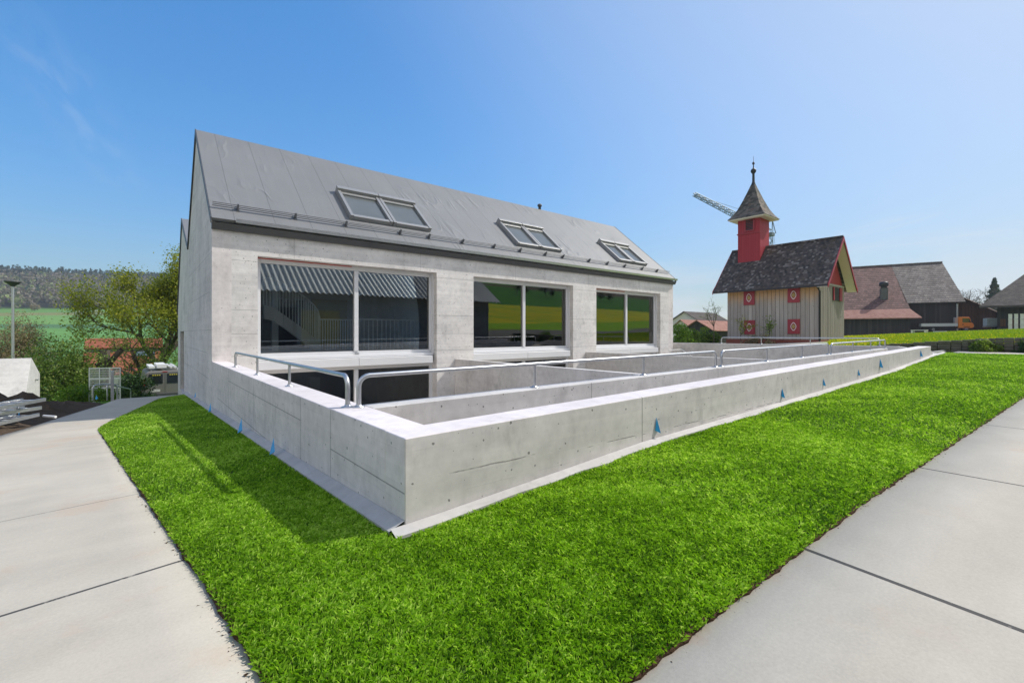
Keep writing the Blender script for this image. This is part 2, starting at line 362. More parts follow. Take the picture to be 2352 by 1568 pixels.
def pathmat():
    t = NT('brushed_path_concrete'); p = t.pos(); a = t.noise(p, .5, 5.); b = t.noise(p, 2.4, 6., .6); c = t.noise(p, 60., 4., .7)
    st = t.noise(t.vm('MULTIPLY', p, (.35,2.2,1.)), 1.2, 5., .6)
    val = t.mt('ADD', t.mt('MULTIPLY_ADD', a, .36, .75), t.mt('ADD', t.mt('MULTIPLY_ADD', b, .22, -.11), t.mt('ADD', t.mt('MULTIPLY_ADD', c, .34, -.17), t.mt('MULTIPLY_ADD', st, .22, -.11))))
    col = t.vm('MULTIPLY', t.comb(val,val,val), t.mix(t.noise(p, .35, 3.), (.505,.465,.395), (.56,.51,.425)))
    col = t.mix(t.mt('MULTIPLY', t.sstep(t.noise(p, 1.1, 6., .65),   .54, .70), .6), col, (.50,.38,.28))
    vo = t.voro(p, 7.); spk = t.mt('LESS_THAN', vo['Distance'], t.mt('MULTIPLY', t.sstep(t.white(t.vm('MULTIPLY', vo['Position'], 13.3)), .86, 1.), .09))
    spk = t.mt('MULTIPLY', spk, t.sstep(t.noise(p, .8, 2.), .45, .6))
    col = t.mix(t.mt('MULTIPLY', spk, .7), col, (.16,.11,.07))
    jn = None
    for A, B, w in (((0,1414.7),(401,1291.5),.014),((0,1198),(304.4,1136),.006),((0,1045.5),(222,1016.9),.005),
                    ((1857,1264),(2352,1451),.017),((2124,1076),(2352,1116.6),.014),((2281,977.5),(2352,985.7),.012)):
        p1, p2 = onG(*A), onG(*B); d = (p2-p1); d.z = 0; d.normalize(); n = Vector((-d.y, d.x, 0)); k = n.dot(p1)*H
        e = t.mt('LESS_THAN', t.mt('ABSOLUTE', t.mt('SUBTRACT', t.vm('DOT_PRODUCT', p, n), k)), w)
        # only on its own path
        e = t.mt('MULTIPLY', e, t.mt('LESS_THAN' if A[0] < 1176 else 'GREATER_THAN', t.xyz(p)[0], .75))
        jn = e if jn is None else t.mt('MAXIMUM', jn, e)
    jf = t.mt('MULTIPLY', jn, t.mt('MULTIPLY_ADD', t.sstep(t.noise(p, 9., 4., .7), .60, .66), -.5, .97))
    col = t.mix(jf, col, (.07,.068,.065))
    return t.bsdf(col, .8, 0., .25, t.bump(t.mt('ADD', t.mt('MULTIPLY', c, .5), t.mt('MULTIPLY', jn, -2.)), .3, .004))
M['path'] = pathmat()
def soilmat(name, c1, c2):
    t = NT(name); p = t.pos(); a = t.noise(p, 3., 6., .65); b = t.noise(p, 25., 4., .7)
    col = t.mix(t.mt('ADD', t.mt('MULTIPLY', a, .6), t.mt('MULTIPLY', b, .4)), c1, c2)
    return t.bsdf(col, .95, 0., .1, t.bump(t.mt('ADD', a, t.mt('MULTIPLY', b, .6)), .9, .05))
M['soil'] = soilmat('dark_soil', (.018,.014,.011), (.17,.125,.09))
M['turf'] = soilmat('turf_base', (.025,.06,.006), (.06,.13,.012))
M['edge'] = soilmat('lawn_soil', (.04,.022,.012), (.12,.075,.045))
M['grass'] = leafmat('lawn_blades', (.047,.14,.006), (.30,.53,.026), .4, (.60,.77,.17))
M['meadow'] = leafmat('meadow_blades', (.15,.25,.012), (.31,.41,.022), .35, (.80,.60,.02))
M['alu'] = plain('white_aluminium', (.74,.745,.76), .38, .0, .5, .04, 3.)
M['steel'] = plain('galvanised_steel', (.55,.56,.57), .36, .85, .5, .22, 14.)
M['dgrey'] = plain('dark_grey_sheet', (.085,.088,.092), .5, .2, .5, .15, 2.)
M['seal'] = plain('red_seal', (.55,.06,.04), .5)
M['whitep'] = plain('white_painted_steel', (.84,.84,.82), .4, 0., .5, .03)
M['intwall'] = concrete('interior_concrete', .55, (), streak=.04, pores=.4, seed=21.)
M['intfloor'] = plain('interior_floor', (.22,.215,.20), .35, 0., .5, .1, 2.)
M['yellowb'] = plain('yellow_board', (.42,.33,.14), .6)
M['blue'] = plain('blue_plastic', (.05,.40,.85), .35, 0., .5, .15, 30.)
M['black'] = plain('black_rubber', (.018,.018,.02), .7)
M['chrome'] = plain('bright_metal', (.7,.7,.72), .25, 1.)
def glassmat(name, ior, tint, rough=0.):
    t = NT(name); fr = t.n('ShaderNodeFresnel'); fr.inputs[0].default_value = ior
    g = t.n('ShaderNodeBsdfGlossy'); g.inputs['Roughness'].default_value = rough; t.put(g.inputs[0], (.95,.98,.97))
    tr = t.n('ShaderNodeBsdfTransparent'); t.put(tr.inputs[0], tint); mx = t.n('ShaderNodeMixShader')
    # soft waviness of the float glass
    b = t.bump(t.noise(t.pos(), .9, 2.), .0015, .02); t.t.links.new(b, g.inputs['Normal'])
    t.t.links.new(fr.outputs[0], mx.inputs[0]); t.t.links.new(tr.outputs[0], mx.inputs[1]); t.t.links.new(g.outputs[0], mx.inputs[2])
    t.t.links.new(mx.outputs[0], t.out.inputs[0]); return t.m
M['glass'] = glassmat('window_glass', 2.15, (.96,.99,.97))
M['glassr'] = glassmat('clear_roof_glass', 1.45, (.97,.98,.97))
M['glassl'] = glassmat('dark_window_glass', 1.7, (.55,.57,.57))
M['rglass'] = glassmat('roof_window_glass', 2.0, (.82,.86,.86), .03)
M['steel2'] = plain('dull_steel', (.20,.205,.21), .5, .5, .5, .15, 9.)
def blindglass():
    t = NT('skylight_glass_over_white_blind'); n_ = t.noise(t.obj(), 1.5, 3.)
    d = t.n('ShaderNodeBsdfDiffuse'); t.put(d.inputs[0], t.mix(n_, (.20,.225,.23), (.32,.345,.35))); tr = t.n('ShaderNodeBsdfTranslucent'); t.put(tr.inputs[0], (.85,.86,.84))
    m1 = t.n('ShaderNodeMixShader'); m1.inputs[0].default_value = .5; t.t.links.new(d.outputs[0], m1.inputs[1]); t.t.links.new(tr.outputs[0], m1.inputs[2])
    g = t.n('ShaderNodeBsdfGlossy'); g.inputs['Roughness'].default_value = .05; fr = t.n('ShaderNodeFresnel'); fr.inputs[0].default_value = 1.6; mx = t.n('ShaderNodeMixShader')
    t.t.links.new(fr.outputs[0], mx.inputs[0]); t.t.links.new(m1.outputs[0], mx.inputs[1]); t.t.links.new(g.outputs[0], mx.inputs[2]); t.t.links.new(mx.outputs[0], t.out.inputs[0]); return t.m
M['blindglass'] = blindglass()
M['skyglass'] = plain('skylight_glass', (.10,.13,.14), .06, 0., .9, .12, 1.5)
def roofmat():
    t = NT('roof_membrane'); p = t.obj(); o = t.xyz(p); n = t.noise(p, .5, 5.)
    s = t.mt('MULTIPLY', o[0], 1/1.05); sf = t.mt('FRACT', s); seam = t.mt('LESS_THAN', t.mt('ABSOLUTE', t.mt('SUBTRACT', sf, .5)), .009)
    wr = t.noise(t.vm('MULTIPLY', p, (1.1,.32,.32)), 1.0, 2., .45, 1.1)
    fold = t.mt('SUBTRACT', 1., t.mt('MULTIPLY', t.mt('ABSOLUTE', t.mt('SUBTRACT', wr, .5)), 14., 0.), clamp=True)
    msk = t.sstep(t.noise(p, .45, 2.), .50, .66); fold = t.mt('MULTIPLY', t.mt('MULTIPLY', fold, msk), 2.)
    v = t.mt('ADD', t.mt('MULTIPLY_ADD', n, .3, .85), t.mt('MULTIPLY_ADD', t.noise(t.vm('MULTIPLY', p, (3.,.25,.25)), 2., 4.), .12, -.06))
    v = t.mt('MULTIPLY', v, t.mt('MULTIPLY_ADD', seam, -.35, 1.))
    col = t.vm('MULTIPLY', t.comb(v,v,v), (.20,.203,.207))
    side = t.mt('MULTIPLY', t.mt('GREATER_THAN', sf, .5), .25)
    return t.bsdf(col, .52, 0., .5, t.bump(t.mt('ADD', t.mt('ADD', fold, side), t.mt('MULTIPLY', wr, .5)), .55, .02))
M['roof'] = roofmat()
# ------------------------------------------------------------------ ground sheet
def axis_lines(extra, step, near, far, n):
    a = np.arange(-near, near*1.0001, step); b = near*np.power(far/near, np.linspace(0, 1, n))[1:]
    x = np.concatenate([-b[::-1], a, b]); 
    x = x[[min(abs(x0-np.array(extra))) > .11 for x0 in x]]
    return np.sort(np.concatenate([x, extra]))
gx = axis_lines([1.03,1.14,15.9,16.1,17.95,18.15], .5, 22, 1000, 100); gy = axis_lines([2.07,2.22,18.5,18.75], .5, 20, 1000, 120)
XX, YY = np.meshgrid(gx, gy, indexing='ij'); ZZ = zg(XX, YY)-.02
pit = (XX > 1.08)&(XX < 16.)&(YY > 2.15)&(YY < 18.6); ZZ[pit] = -2.2
ZZ -= np.where((XX > -2)&(XX < 17.5)&(YY > -3)&(YY < 17), .03, 0)
rr = np.hypot(XX, YY)
nv = np.sin(XX*.9+np.sin(YY*.7)*2)*np.sin(YY*.6+np.sin(XX*.4)*1.7)
C = np.zeros(XX.shape+(3,)); C[:] = (.075,.145,.018)
C[(XX > 17.9)] = (.21,.30,.025); C[(XX > 16.3)&(XX < 33)&(YY > XX*.265+.7)&(YY < 18)] = (.40,.37,.33); C[(XX > 63.5)&(XX < 82)&(YY > 1)] = (.22,.21,.19)  # pale ground before the chapel is added for neutral bounce light
left = (XX < 1)&(YY > -1)&(YY < 15.5); C[left] = (.06,.045,.033)
left2 = (XX < 2)&(YY >= 15.5)&(YY < 60); C[left2] = (.10,.22,.02)
beh = (YY < -2); C[beh&(YY > -10)] = (.20,.19,.17)
YYs = YY; YY = YY+2.5*np.sin(XX*.13)+1.5*np.sin(XX*.31+1)
d1 = beh&(YY <= -10)&(YY > -75); C[d1] = (.62,.54,.012); C[d1&(nv > .1)] = (.40,.50,.02); C[d1&(YY > -22)] = (.25,.46,.02)
d2 = beh&(YY <= -75)&(YY > -130); C[d2] = (.06,.22,.02)
d3 = beh&(YY <= -130); C[d3] = (.13,.36,.03)
band = np.sin(YY*.018+XX*.0035); C[d3&(band > .75)] = (.26,.24,.012); C[d3&(band < -.85)] = (.13,.09,.06)
YY = YYs
far = (YY > 60)&(rr > 70); fb = np.sin(rr*.036+XX*.004)
C[far] = (.11,.24,.07)
C[far&(rr > 160)] = (.125,.27,.075); C[far&(rr > 205)&(rr < 232)] = (.085,.18,.075); C[far&(rr >= 232)] = (.15,.29,.075)
C[far&(rr > 330)&(rr < 372)] = (.20,.21,.08); C[far&(rr > 372)] = (.12,.25,.06); C[far&(rr > 425)] = (.045,.05,.03)
me = bpy.data.meshes.new('ground'); nx, ny = XX.shape
me.vertices.add(nx*ny); me.vertices.foreach_set('co', (np.stack([XX,YY,ZZ], -1)*H).astype(np.float32).ravel())
ii, jj = np.meshgrid(np.arange(nx-1), np.arange(ny-1), indexing='ij'); q = (ii*ny+jj).ravel()
idx = np.stack([q, q+ny, q+ny+1, q+1], -1).astype(np.int32).ravel()
me.loops.add(len(idx)); me.loops.foreach_set('vertex_index', idx); me.polygons.add(len(idx)//4); me.polygons.foreach_set('loop_start', np.arange(0, len(idx), 4, dtype=np.int32)); me.update(calc_edges=True)
me.polygons.foreach_set('use_smooth', np.ones(len(idx)//4, bool))
at = me.attributes.new('ground_cover', 'FLOAT_COLOR', 'POINT'); at.data.foreach_set('color', np.concatenate([C, np.ones(C.shape[:2]+(1,))], -1).astype(np.float32).ravel())
t = NT('ground_cover'); p = t.pos(); c = t.attr('ground_cover')['Color']
a = t.noise(p, .06, 6.); b = t.noise(p, 1.1, 6., .65); d = t.noise(p, 14., 4., .7)
f = t.mt('ADD', t.mt('MULTIPLY_ADD', a, .5, .5), t.mt('ADD', t.mt('MULTIPLY', b, .35), t.mt('MULTIPLY_ADD', d, .5, -.2)))
M['ground'] = t.bsdf(t.vm('MULTIPLY', c, t.comb(f,f,f)), .95, 0., .1, t.bump(t.mt('ADD', b, d), .6, .06))
finish('ground', me, M['ground'], kind='structure')
# ------------------------------------------------------------------ paths and lawn sheets
def strip(name, m, us, vs, fu, zoff, skirt=.0, **kw):
    """grid over (s,t): fu(s,t)->U,V ; follows the ground"""
    mb = MB(); n = len(vs); P = [fu(s, t_) for s in us for t_ in vs]
    for (u, v) in P: mb.v.append((u, v, gz(u, v)+zoff(u, v)))
    for i in range(len(us)-1):
        for j in range(n-1): mb.f.append((i*n+j, (i+1)*n+j, (i+1)*n+j+1, i*n+j+1)); mb.sm.append(True)
    if skirt:
        per = [i*n for i in range(len(us))]+[(len(us)-1)*n+j for j in range(1, n)]+[i*n+n-1 for i in range(len(us)-2, -1, -1)]+[j for j in range(n-2, 0, -1)]
        b = len(mb.v); mb.v += [(mb.v[i][0], mb.v[i][1], mb.v[i][2]-skirt) for i in per]; m_ = len(per)
        for i in range(m_): mb.f.append((per[i], per[(i+1)%m_], b+(i+1)%m_, b+i)); mb.sm.append(False)
    return mb.build(name, m, **kw)
lin = np.linspace
pe = lambda V: np.interp(V, [-3,8.9,9.7,14.1,16], [-1.6,-1.5,-1.33,-.66,-.45])
strip('path', M['path'], lin(0,1,7), lin(-2.6,16.3,90), lambda s,v: (pe(v)*(1-s)+(s*(float(ledge(v))+.14 if v < 14.3 else .97)), v), lambda u,v: 0., .12, kind='structure')
strip('path', M['path'], lin(.58,17.95,100), lin(0,1,8), lambda u,s: (u, -2.6*(1-s)+s*(float(redge(u))+.1 if u < 15.8 else 2.)), lambda u,v: .002, .12, kind='structure')
def mound(u, v):
    e = min(u-float(ledge(v)), v-float(redge(u)))
    return .008+.035*(1-math.exp(-max(e,0)/.12))
lawn_bits = []
vs = sorted(set(list(lin(.84,2.03,25))+list(lin(2.03,15.3,150))))
strip('lawn', M['turf'], lin(0,1,22), vs, lambda s,v: ((float(ledge(v))+.02)*(1-s)+s*.985, v), mound, 0, kind='structure')
strip('lawn', M['turf'], lin(.985,15.7,220), lin(0,1,20), lambda u,s: (u, (float(redge(u))+.02)*(1-s)+s*2.025), mound, 0, kind='structure')
jit = lambda x: .003*math.sin(x*9)+.004*math.sin(x*31+1)+.003*math.sin(x*83)
strip('lawn_edge', M['edge'], lin(0,.022,3), vs, lambda s,v: (float(ledge(v))+s+(jit(v) if s <= 0 else 0), v), lambda u,v: mound(u,v)+.001, .1, kind='structure')
strip('lawn_edge', M['edge'], lin(.34,15.7,400), lin(0,.022,3), lambda u,s: (u, float(redge(u))+s+(jit(u) if s <= 0 else 0)), lambda u,v: mound(u,v)+.001, .1, kind='structure')
# grass blades: one mesh, single blades with random lean
def blades(P, length, width, rng, lean=.85, z0=0.):
    n = len(P); ang = rng.uniform(0, 2*np.pi, n); wa = ang+rng.normal(np.pi/2, .5, n)
    L = length*rng.uniform(.55, 1.25, n); w = width*1.25*rng.uniform(.6, 1.2, n); ln = np.clip(rng.normal(lean, .28, n), .05, 1.3)
    dxy = np.stack([np.cos(ang), np.sin(ang)], -1); wx = np.stack([np.cos(wa), np.sin(wa)], -1)*w[:,None]/2
    V = np.zeros((n,4,3)); mid = P[:,:2]+dxy*(L*np.sin(ln*.5)*.55)[:,None]; tip = P[:,:2]+dxy*(L*np.sin(ln))[:,None]
    V[:,0,:2] = P[:,:2]-wx*.7; V[:,1,:2] = P[:,:2]+wx*.7; V[:,0,2] = V[:,1,2] = P[:,2]-.004
    V[:,2,:2] = mid+wx; V[:,2,2] = P[:,2]+L*np.cos(ln*.5)*.55; V[:,3,:2] = tip; V[:,3,2] = P[:,2]+L*np.cos(ln)*.95
    return V
rng = np.random.default_rng(4)
pts = []
def scatter(n, u0, u1, v0, v1):
    return rng.uniform(u0, u1, n), rng.uniform(v0, v1, n)
def inside(u, v):
    inA = (u < .99)&(v > redge(u))&(v < 15.2)&(u > ledge(v)+.002)&(u < .94); inB = (u >= .99)&(u < 15.6)&(v > redge(u)+.002)&(v < 1.962)
    corner = (u > .85)&(u < .99)&(v < 1.93)&(v > redge(u))
    return inA&~((u > .85)&(v > 1.93)&(u > .94))|inB|corner
allV = []; allc = []
for (u0,u1,v0,v1,den,Lb,wb) in ((.2,2.3,.6,2.05,13000,.034,.0050),(2.3,4.5,.4,2.05,6500,.036,.0070),(4.5,8.,.2,2.05,2000,.040,.010),(8.,15.7,-.2,2.05,1300,.042,.016),
                              (-.2,1.,2.05,3.6,9500,.034,.0054),(-.4,1.,3.6,6.,3600,.038,.0075),(-.55,1.,6.,9.5,2200,.042,.011),(-.5,1.,9.5,15.3,1300,.045,.016)):
    n = int((u1-u0)*(v1-v0)*H*H*den*(LAWN_D)); u, v = scatter(n, u0, u1, v0, v1); k = inside(u, v); u, v = u[k], v[k]
    z = zg(u, v)+np.array([.008+.035*(1-math.exp(-max(min(a-b, c_-d_),0)/.12)) for a,b,c_,d_ in zip(u, ledge(v), v, redge(u))])
    P = np.stack([u,v,z],-1)*H
    cl = np.sin(P[:,0]*3.1+np.sin(P[:,1]*2.3)*1.5)*np.sin(P[:,1]*2.7+np.sin(P[:,0]*1.9)*1.3)
    cl2 = np.sin(P[:,0]*17+np.sin(P[:,1]*13)*2)*np.sin(P[:,1]*19+np.sin(P[:,0]*11)*2)
    V = blades(P, Lb*(1+.08*cl+.10*cl2)[:], wb, rng); allV.append(V)
    allc.append(np.clip(rng.normal(.48, .24, len(P))+.10*cl+.16*cl2+.07*np.sin(P[:,0]*.9+P[:,1]*1.7)+.06*np.sin(P[:,0]*2.3-P[:,1]*1.1+2), 0, 1))
me = npmesh('grass', np.concatenate(allV).reshape(-1,3), 4, np.concatenate(allc)); print('blades', sum(map(len, allc)))
finish('grass', me, M['grass'], kind='stuff')
# right meadow beyond the kerb
n = 90000; u = 18.15+rng.random(n)**1.5*52; v = rng.uniform(-3, 14, n); k = (v < np.where(u < 33, u*.265+.5, u*.3+2))&(u < 63.5)&(v > -1.5-u*.03+u*.03)
u, v = u[k], v[k]; P = np.stack([u,v,zg(u,v)-.02],-1)*H
far_ = np.clip((u-18)/30, 0, 1); V = blades(P, .16+.12*far_, .02+.05*far_, rng, .6)
dand = np.clip(rng.normal(.35,.2,len(P)), 0, .72); yel = rng.random(len(P)) < .05+.35*np.clip((v-u*.2+1.2)/2.5, 0, 1); dand[yel] = rng.uniform(.85, 1, yel.sum())
finish('meadow_grass', npmesh('meadow_grass', V.reshape(-1,3), 4, dand), M['meadow'], kind='stuff')
# ------------------------------------------------------------------ terrace walls
b = MB(); TI = .23
b.hexa([(UW,VW+TI,-1.6),(UW+TI,VW+TI,-1.6),(UW+TI,VF,-1.6),(UW,VF,-1.6),(UW,VW+TI,.491),(UW+TI,VW+TI,.491),(UW+TI,VF,.487),(UW,VF,.487)])
b.prism([(UW,-1.6),(15.9,-1.6),(15.9,.475),(14.25,.49),(14.25,.56),(14.0,.60),(14.05,.69),(UW,.489)], 'y', VW, VW+TI)
rw = b.build('retaining_wall', M['wall'], bevel=.006, seg=1, label='long pale concrete retaining wall with a sharp near corner, bordering the lawn', cat='wall', loc=(UW,VW,0))
fb = MB()
us = list(lin(UW-.075, 15.6, 60))
for i in range(59):       # uneven footing strip along the wall foot
    u0, u1 = us[i], us[i+1]; w0 = .066+.012*math.sin(u0*3.1)+.012*math.sin(u0*11); w1 = .066+.012*math.sin(u1*3.1)+.012*math.sin(u1*11)
    z0, z1 = gz(max(u0,UW),VW)+.075, gz(max(u1,UW),VW)+.075
    fb.add([(u0,VW-w0,z0-.02),(u1,VW-w1,z1-.02),(u1,VW-.002,z1),(u0,VW-.002,z0),(u0,VW-w0,z0-.2),(u1,VW-w1,z1-.2)], [(0,1,2,3),(4,5,1,0)])
vs = list(lin(VW, 15.3, 50))
for i in range(49):
    v0, v1 = vs[i], vs[i+1]; z0, z1 = gz(0,v0)+.075, gz(0,v1)+.075
    fb.add([(UW-.08,v0,z0-.012),(UW-.08,v1,z1-.012),(UW-.002,v1,z1+.02),(UW-.002,v0,z0+.02),(UW-.08,v0,z0-.2),(UW-.08,v1,z1-.2)], [(0,1,2,3),(4,5,1,0)])
fb.build('footing', M['cap'], rw)
def slab_wall(label, b, mkey='inner', loc=(0,0,0)): return b.build('terrace_wall', M[mkey], bevel=.006, seg=1, label=label, cat='wall', loc=loc, group='concrete walls of the sunken terraces')
slab_wall('inner concrete wall behind the ramp, carrying the long galvanised railings', MB().prism([(UW+TI+.004,-1.6),(14.97,-1.6),(14.85,.45),(14.97,.595),(UW+TI+.004,.49)], 'y', 2.99, 3.18), loc=(1.3,3,0))
slab_wall('low grey divider wall meeting the pier between first and second big windows', MB().box(6.05,6.2,3.184,VF-.004,-1.6,.35), loc=(6.1,3.2,0))
slab_wall('low grey divider wall meeting the pier between second and third big windows', MB().box(10.87,11.02,3.184,VF-.004,-1.6,.397), loc=(10.9,3.2,0))
slab_wall('concrete end wall beyond the house with a railing on top, in front of the wooden chapel', MB().prism([(2.3,-1.6),(13,-1.6),(13,.60),(9.6,.616),(3.,.628),(2.3,.5)], 'x', 16., 16.2), loc=(16.1,3,0))
MB().hexa([(UW+TI,VW+TI,-1.5),(15.98,VW+TI,.2),(15.98,2.985,.2),(UW+TI,2.985,-1.5),(UW+TI,VW+TI,-1.35),(15.98,VW+TI,.44),(15.98,2.985,.44),(UW+TI,2.985,-1.35)]).build('ramp', M['path'], kind='structure', loc=(1.3,2.3,0))
MB().box(UW+TI,15.99,3.185,VF+4.9,-1.45,-1.31).build('courtyard_floor', M['path'], kind='structure', loc=(1.3,3.2,0))
MB().prism([(14.3,.0),(17.95,.0),(17.95,.50),(14.3,.505)], 'y', VW+.24, VW+.30).build('kerb', M['cap'], kind='structure', loc=(15,2,0))
# ------------------------------------------------------------------ house
house = thing('concrete_house', 'modern house of pale board-marked concrete with steep grey roof and three huge windows', 'house', (UW,VF,-1.3))
WN = [(1.714,5.54),(6.61,10.3),(11.38,15.0)]; ZT = 2.446; ZB0, ZB1 = .285, .465; TF = .30
wb = MB()
for a, c in ((UW+TF,WN[0][0]),(WN[0][1],WN[1][0]),(WN[1][1],WN[2][0]),(WN[2][1],UE-TF)): wb.box(a,c,VF,VF+TF,-1.5,ZT)
wb.box(UW+TF,UE-TF,VF,VF+TF,ZT,3.0)
wb.build('facade', M['facade'], house)
def gable(u0, u1, m):
    g = MB(); prof = [(VF,3.0),(VR,5.53),(14.72,3.18),(17.,4.35),(19.,1.7)]
    top = lambda v: np.interp(v, [q[0] for q in prof], [q[1] for q in prof])
    g.prism([(VF,-1.6),(16.3,-1.6),(16.3,float(top(16.3))),(14.72,3.18),(VR,5.53),(VF,3.0)], 'x', u0, u1)
    g.prism([(16.3,1.04),(17.9,1.04),(17.9,float(top(17.9))),(17.,4.35),(16.3,float(top(16.3)))], 'x', u0, u1)
    g.prism([(17.9,-1.6),(19.,-1.6),(19.,1.7),(17.9,float(top(17.9)))], 'x', u0, u1)
    g.box(u0,u1,16.3,17.9,-1.6,-.78)
    return g.build('gable_wall', m, house)
gable(UW, UW+TF, M['gable']); gable(UE-TF, UE, M['gable'])
dr = MB().box(UW+.10,UW+.16,16.3,17.9,-.78,1.04).build('door', M['dgrey'], house); MB().box(UW+.07,UW+.10,16.42,16.46,.0,.35).build('handle', M['steel'], dr)
MB().box(UW+TF,UE-TF,18.7,19.,-1.6,1.7).build('rear_wall', M['gable'], house)
KS = (ZR-3.03)/(VR-9.55); LS = math.hypot(ZR-3.03, VR-9.55); cs, sn = (VR-9.55)/LS, (ZR-3.03)/LS
def RP(u, s, n=0.): return (u, 9.55+s*cs-n*sn, 3.03+s*sn+n*cs)
def onRoof(px, py, n=0.):
    r = ray(px, py); d = (3.03+n/cs-KS*9.55-1)/(r.z-KS*r.y); p = atd(px, py, d); return p.x, ((p.y+n*sn)-9.55)/cs
u0, u1 = UW-.012, UE+.03
rb = MB()
NU, NS = 60, 12
SKY = []
for tl, br in (((772,428),(992,525)),((1143,502),(1292,574)),((1375,549),(1488,606))):
    ua, sb = onRoof(*tl, .13); ub, sa = onRoof(*br, .10); um = (ua+ub)/2
    SKY += [(ua, um-.008, sa, sb), (um+.008, ub, sa, sb)]
cuts = [u0]; sA = max(k[2] for k in SKY)+.10; sB = min(k[3] for k in SKY)-.24
for k in SKY: cuts += [k[0]+.08, k[1]-.08]
cuts.append(u1)
def rcell(ua, ub, sa, sb): rb.hexa([RP(ua,sa,-.06),RP(ub,sa,-.06),RP(ub,sb,-.06),RP(ua,sb,-.06),RP(ua,sa),RP(ub,sa),RP(ub,sb),RP(ua,sb)])
rcell(u0, u1, 0, sA); rcell(u0, u1, sB, LS)
for i in range(0, len(cuts), 2): rcell(cuts[i], cuts[i+1], sA, sB)
zb_ = lambda v: ZR+(v-VR)*(3.29-ZR)/(14.72-VR)
def bcell(ua, ub, va, vb, m_=None, o_=.09):
    q = (m_ or rb); q.hexa([(ua,vb,zb_(vb)-o_),(ub,vb,zb_(vb)-o_),(ub,va,zb_(va)-o_),(ua,va,zb_(va)-o_),(ua,vb,zb_(vb)),(ub,vb,zb_(vb)),(ub,va,zb_(va)),(ua,va,zb_(va))])
bcell(u0, u1, VR, 12.75); bcell(u0, u1, 14.15, 14.72)
RW = [(1.6,5.6),(6.5,10.5),(11.3,15.2)]
for a, c in ((u0,1.6),(5.6,6.5),(10.5,11.3),(15.2,u1)): bcell(a, c, 12.75, 14.15)
rb.hexa([(u0,14.72,3.19),(u1,14.72,3.19),(u1,17.,4.36),(u0,17.,4.36),(u0,14.72,3.29),(u1,14.72,3.29),(u1,17.,4.45),(u0,17.,4.45)])
rb.hexa([(u0,19.05,1.64),(u1,19.05,1.64),(u1,17.,4.36),(u0,17.,4.36),(u0,19.05,1.73),(u1,19.05,1.73),(u1,17.,4.45),(u0,17.,4.45)])
roof = rb.build('roof', M['roof'], house)
for uu in (u0-.02, u1):
    tb = MB()
    for A, B in (((9.55,3.03),(VR,ZR)),((VR,ZR),(14.72,3.29)),((14.72,3.29),(17.,4.45)),((17.,4.45),(19.05,1.73))):
        tb.hexa([(uu,A[0],A[1]-.10),(uu+.018,A[0],A[1]-.10),(uu+.018,B[0],B[1]-.10),(uu,B[0],B[1]-.10),(uu,A[0],A[1]+.012),(uu+.018,A[0],A[1]+.012),(uu+.018,B[0],B[1]+.012),(uu,B[0],B[1]+.012)])
    tb.build('verge_trim', M['dgrey'], roof)
MB().prism([(9.545,2.955),(9.575,2.90),(9.60,2.845),(VF-.004,2.845),(VF-.004,2.955)], 'x', UW-.01, UE+.06).build('eave_fascia', M['dgrey'], roof)
MB().prism([(9.505,2.985),(9.545,2.985),(9.548,3.045),(9.535,3.045),(9.53,3.0),(9.515,3.0),(9.50,3.05),(9.492,3.05)], 'x', UW+.35, UE+.06).build('gutter', M['steel'], roof)
for a, c in RW:
    q = MB(); bcell(a+.002, c-.002, 12.752, 14.148, q, .03); q.build('added_rear_rooflight', M['glassr'], roof)  # unseen glazed openings in the rear slope, added to light the rooms
# snow guard
su, ss = onRoof(486, 466, .05); sg = MB()
for k in range(3): sg.tube([RP(UW+.02,ss-.045+.0*k,.035+.035*k), RP(UE-.02,ss-.045,.035+.035*k)], .0085, 6)
sgo = sg.build('snow_guard', M['steel2'], roof)
bx = [545,677,793,917,983,1060,1132,1192,1250,1290,1350,1392,1432,1472,1506]
proto = None
for x in bx:
    lo, hi = 0, 20
    for _ in range(40):
        mid = (lo+hi)/2; q = Vector(RP(mid, ss)); dd = CF[0]*q.x+CF[1]*q.y; px = CX+F*(CR[0]*q.x+CR[1]*q.y)/dd
        if px < x: lo = mid
        else: hi = mid
    if proto is None:
        U0 = mid; m_ = MB(); 
        m_.hexa([RP(U0-.03,ss-.1,.0),RP(U0+.03,ss-.1,.0),RP(U0+.03,ss+.06,.0),RP(U0-.03,ss+.06,.0),RP(U0-.03,ss-.1,.012),RP(U0+.03,ss-.1,.012),RP(U0+.03,ss+.06,.012),RP(U0-.03,ss+.06,.012)])
        m_.hexa([RP(U0-.012,ss-.075,.012),RP(U0+.012,ss-.075,.012),RP(U0+.012,ss+.03,.012),RP(U0-.012,ss+.03,.012),RP(U0-.012,ss-.06,.13),RP(U0+.012,ss-.06,.13),RP(U0+.012,ss-.03,.13),RP(U0-.012,ss-.03,.13)])
        proto = m_.build('bracket', M['steel2'], sgo)
    else:
        c = proto.copy(); COL.objects.link(c); c.parent = sgo; c.location.x = (mid-U0)*H
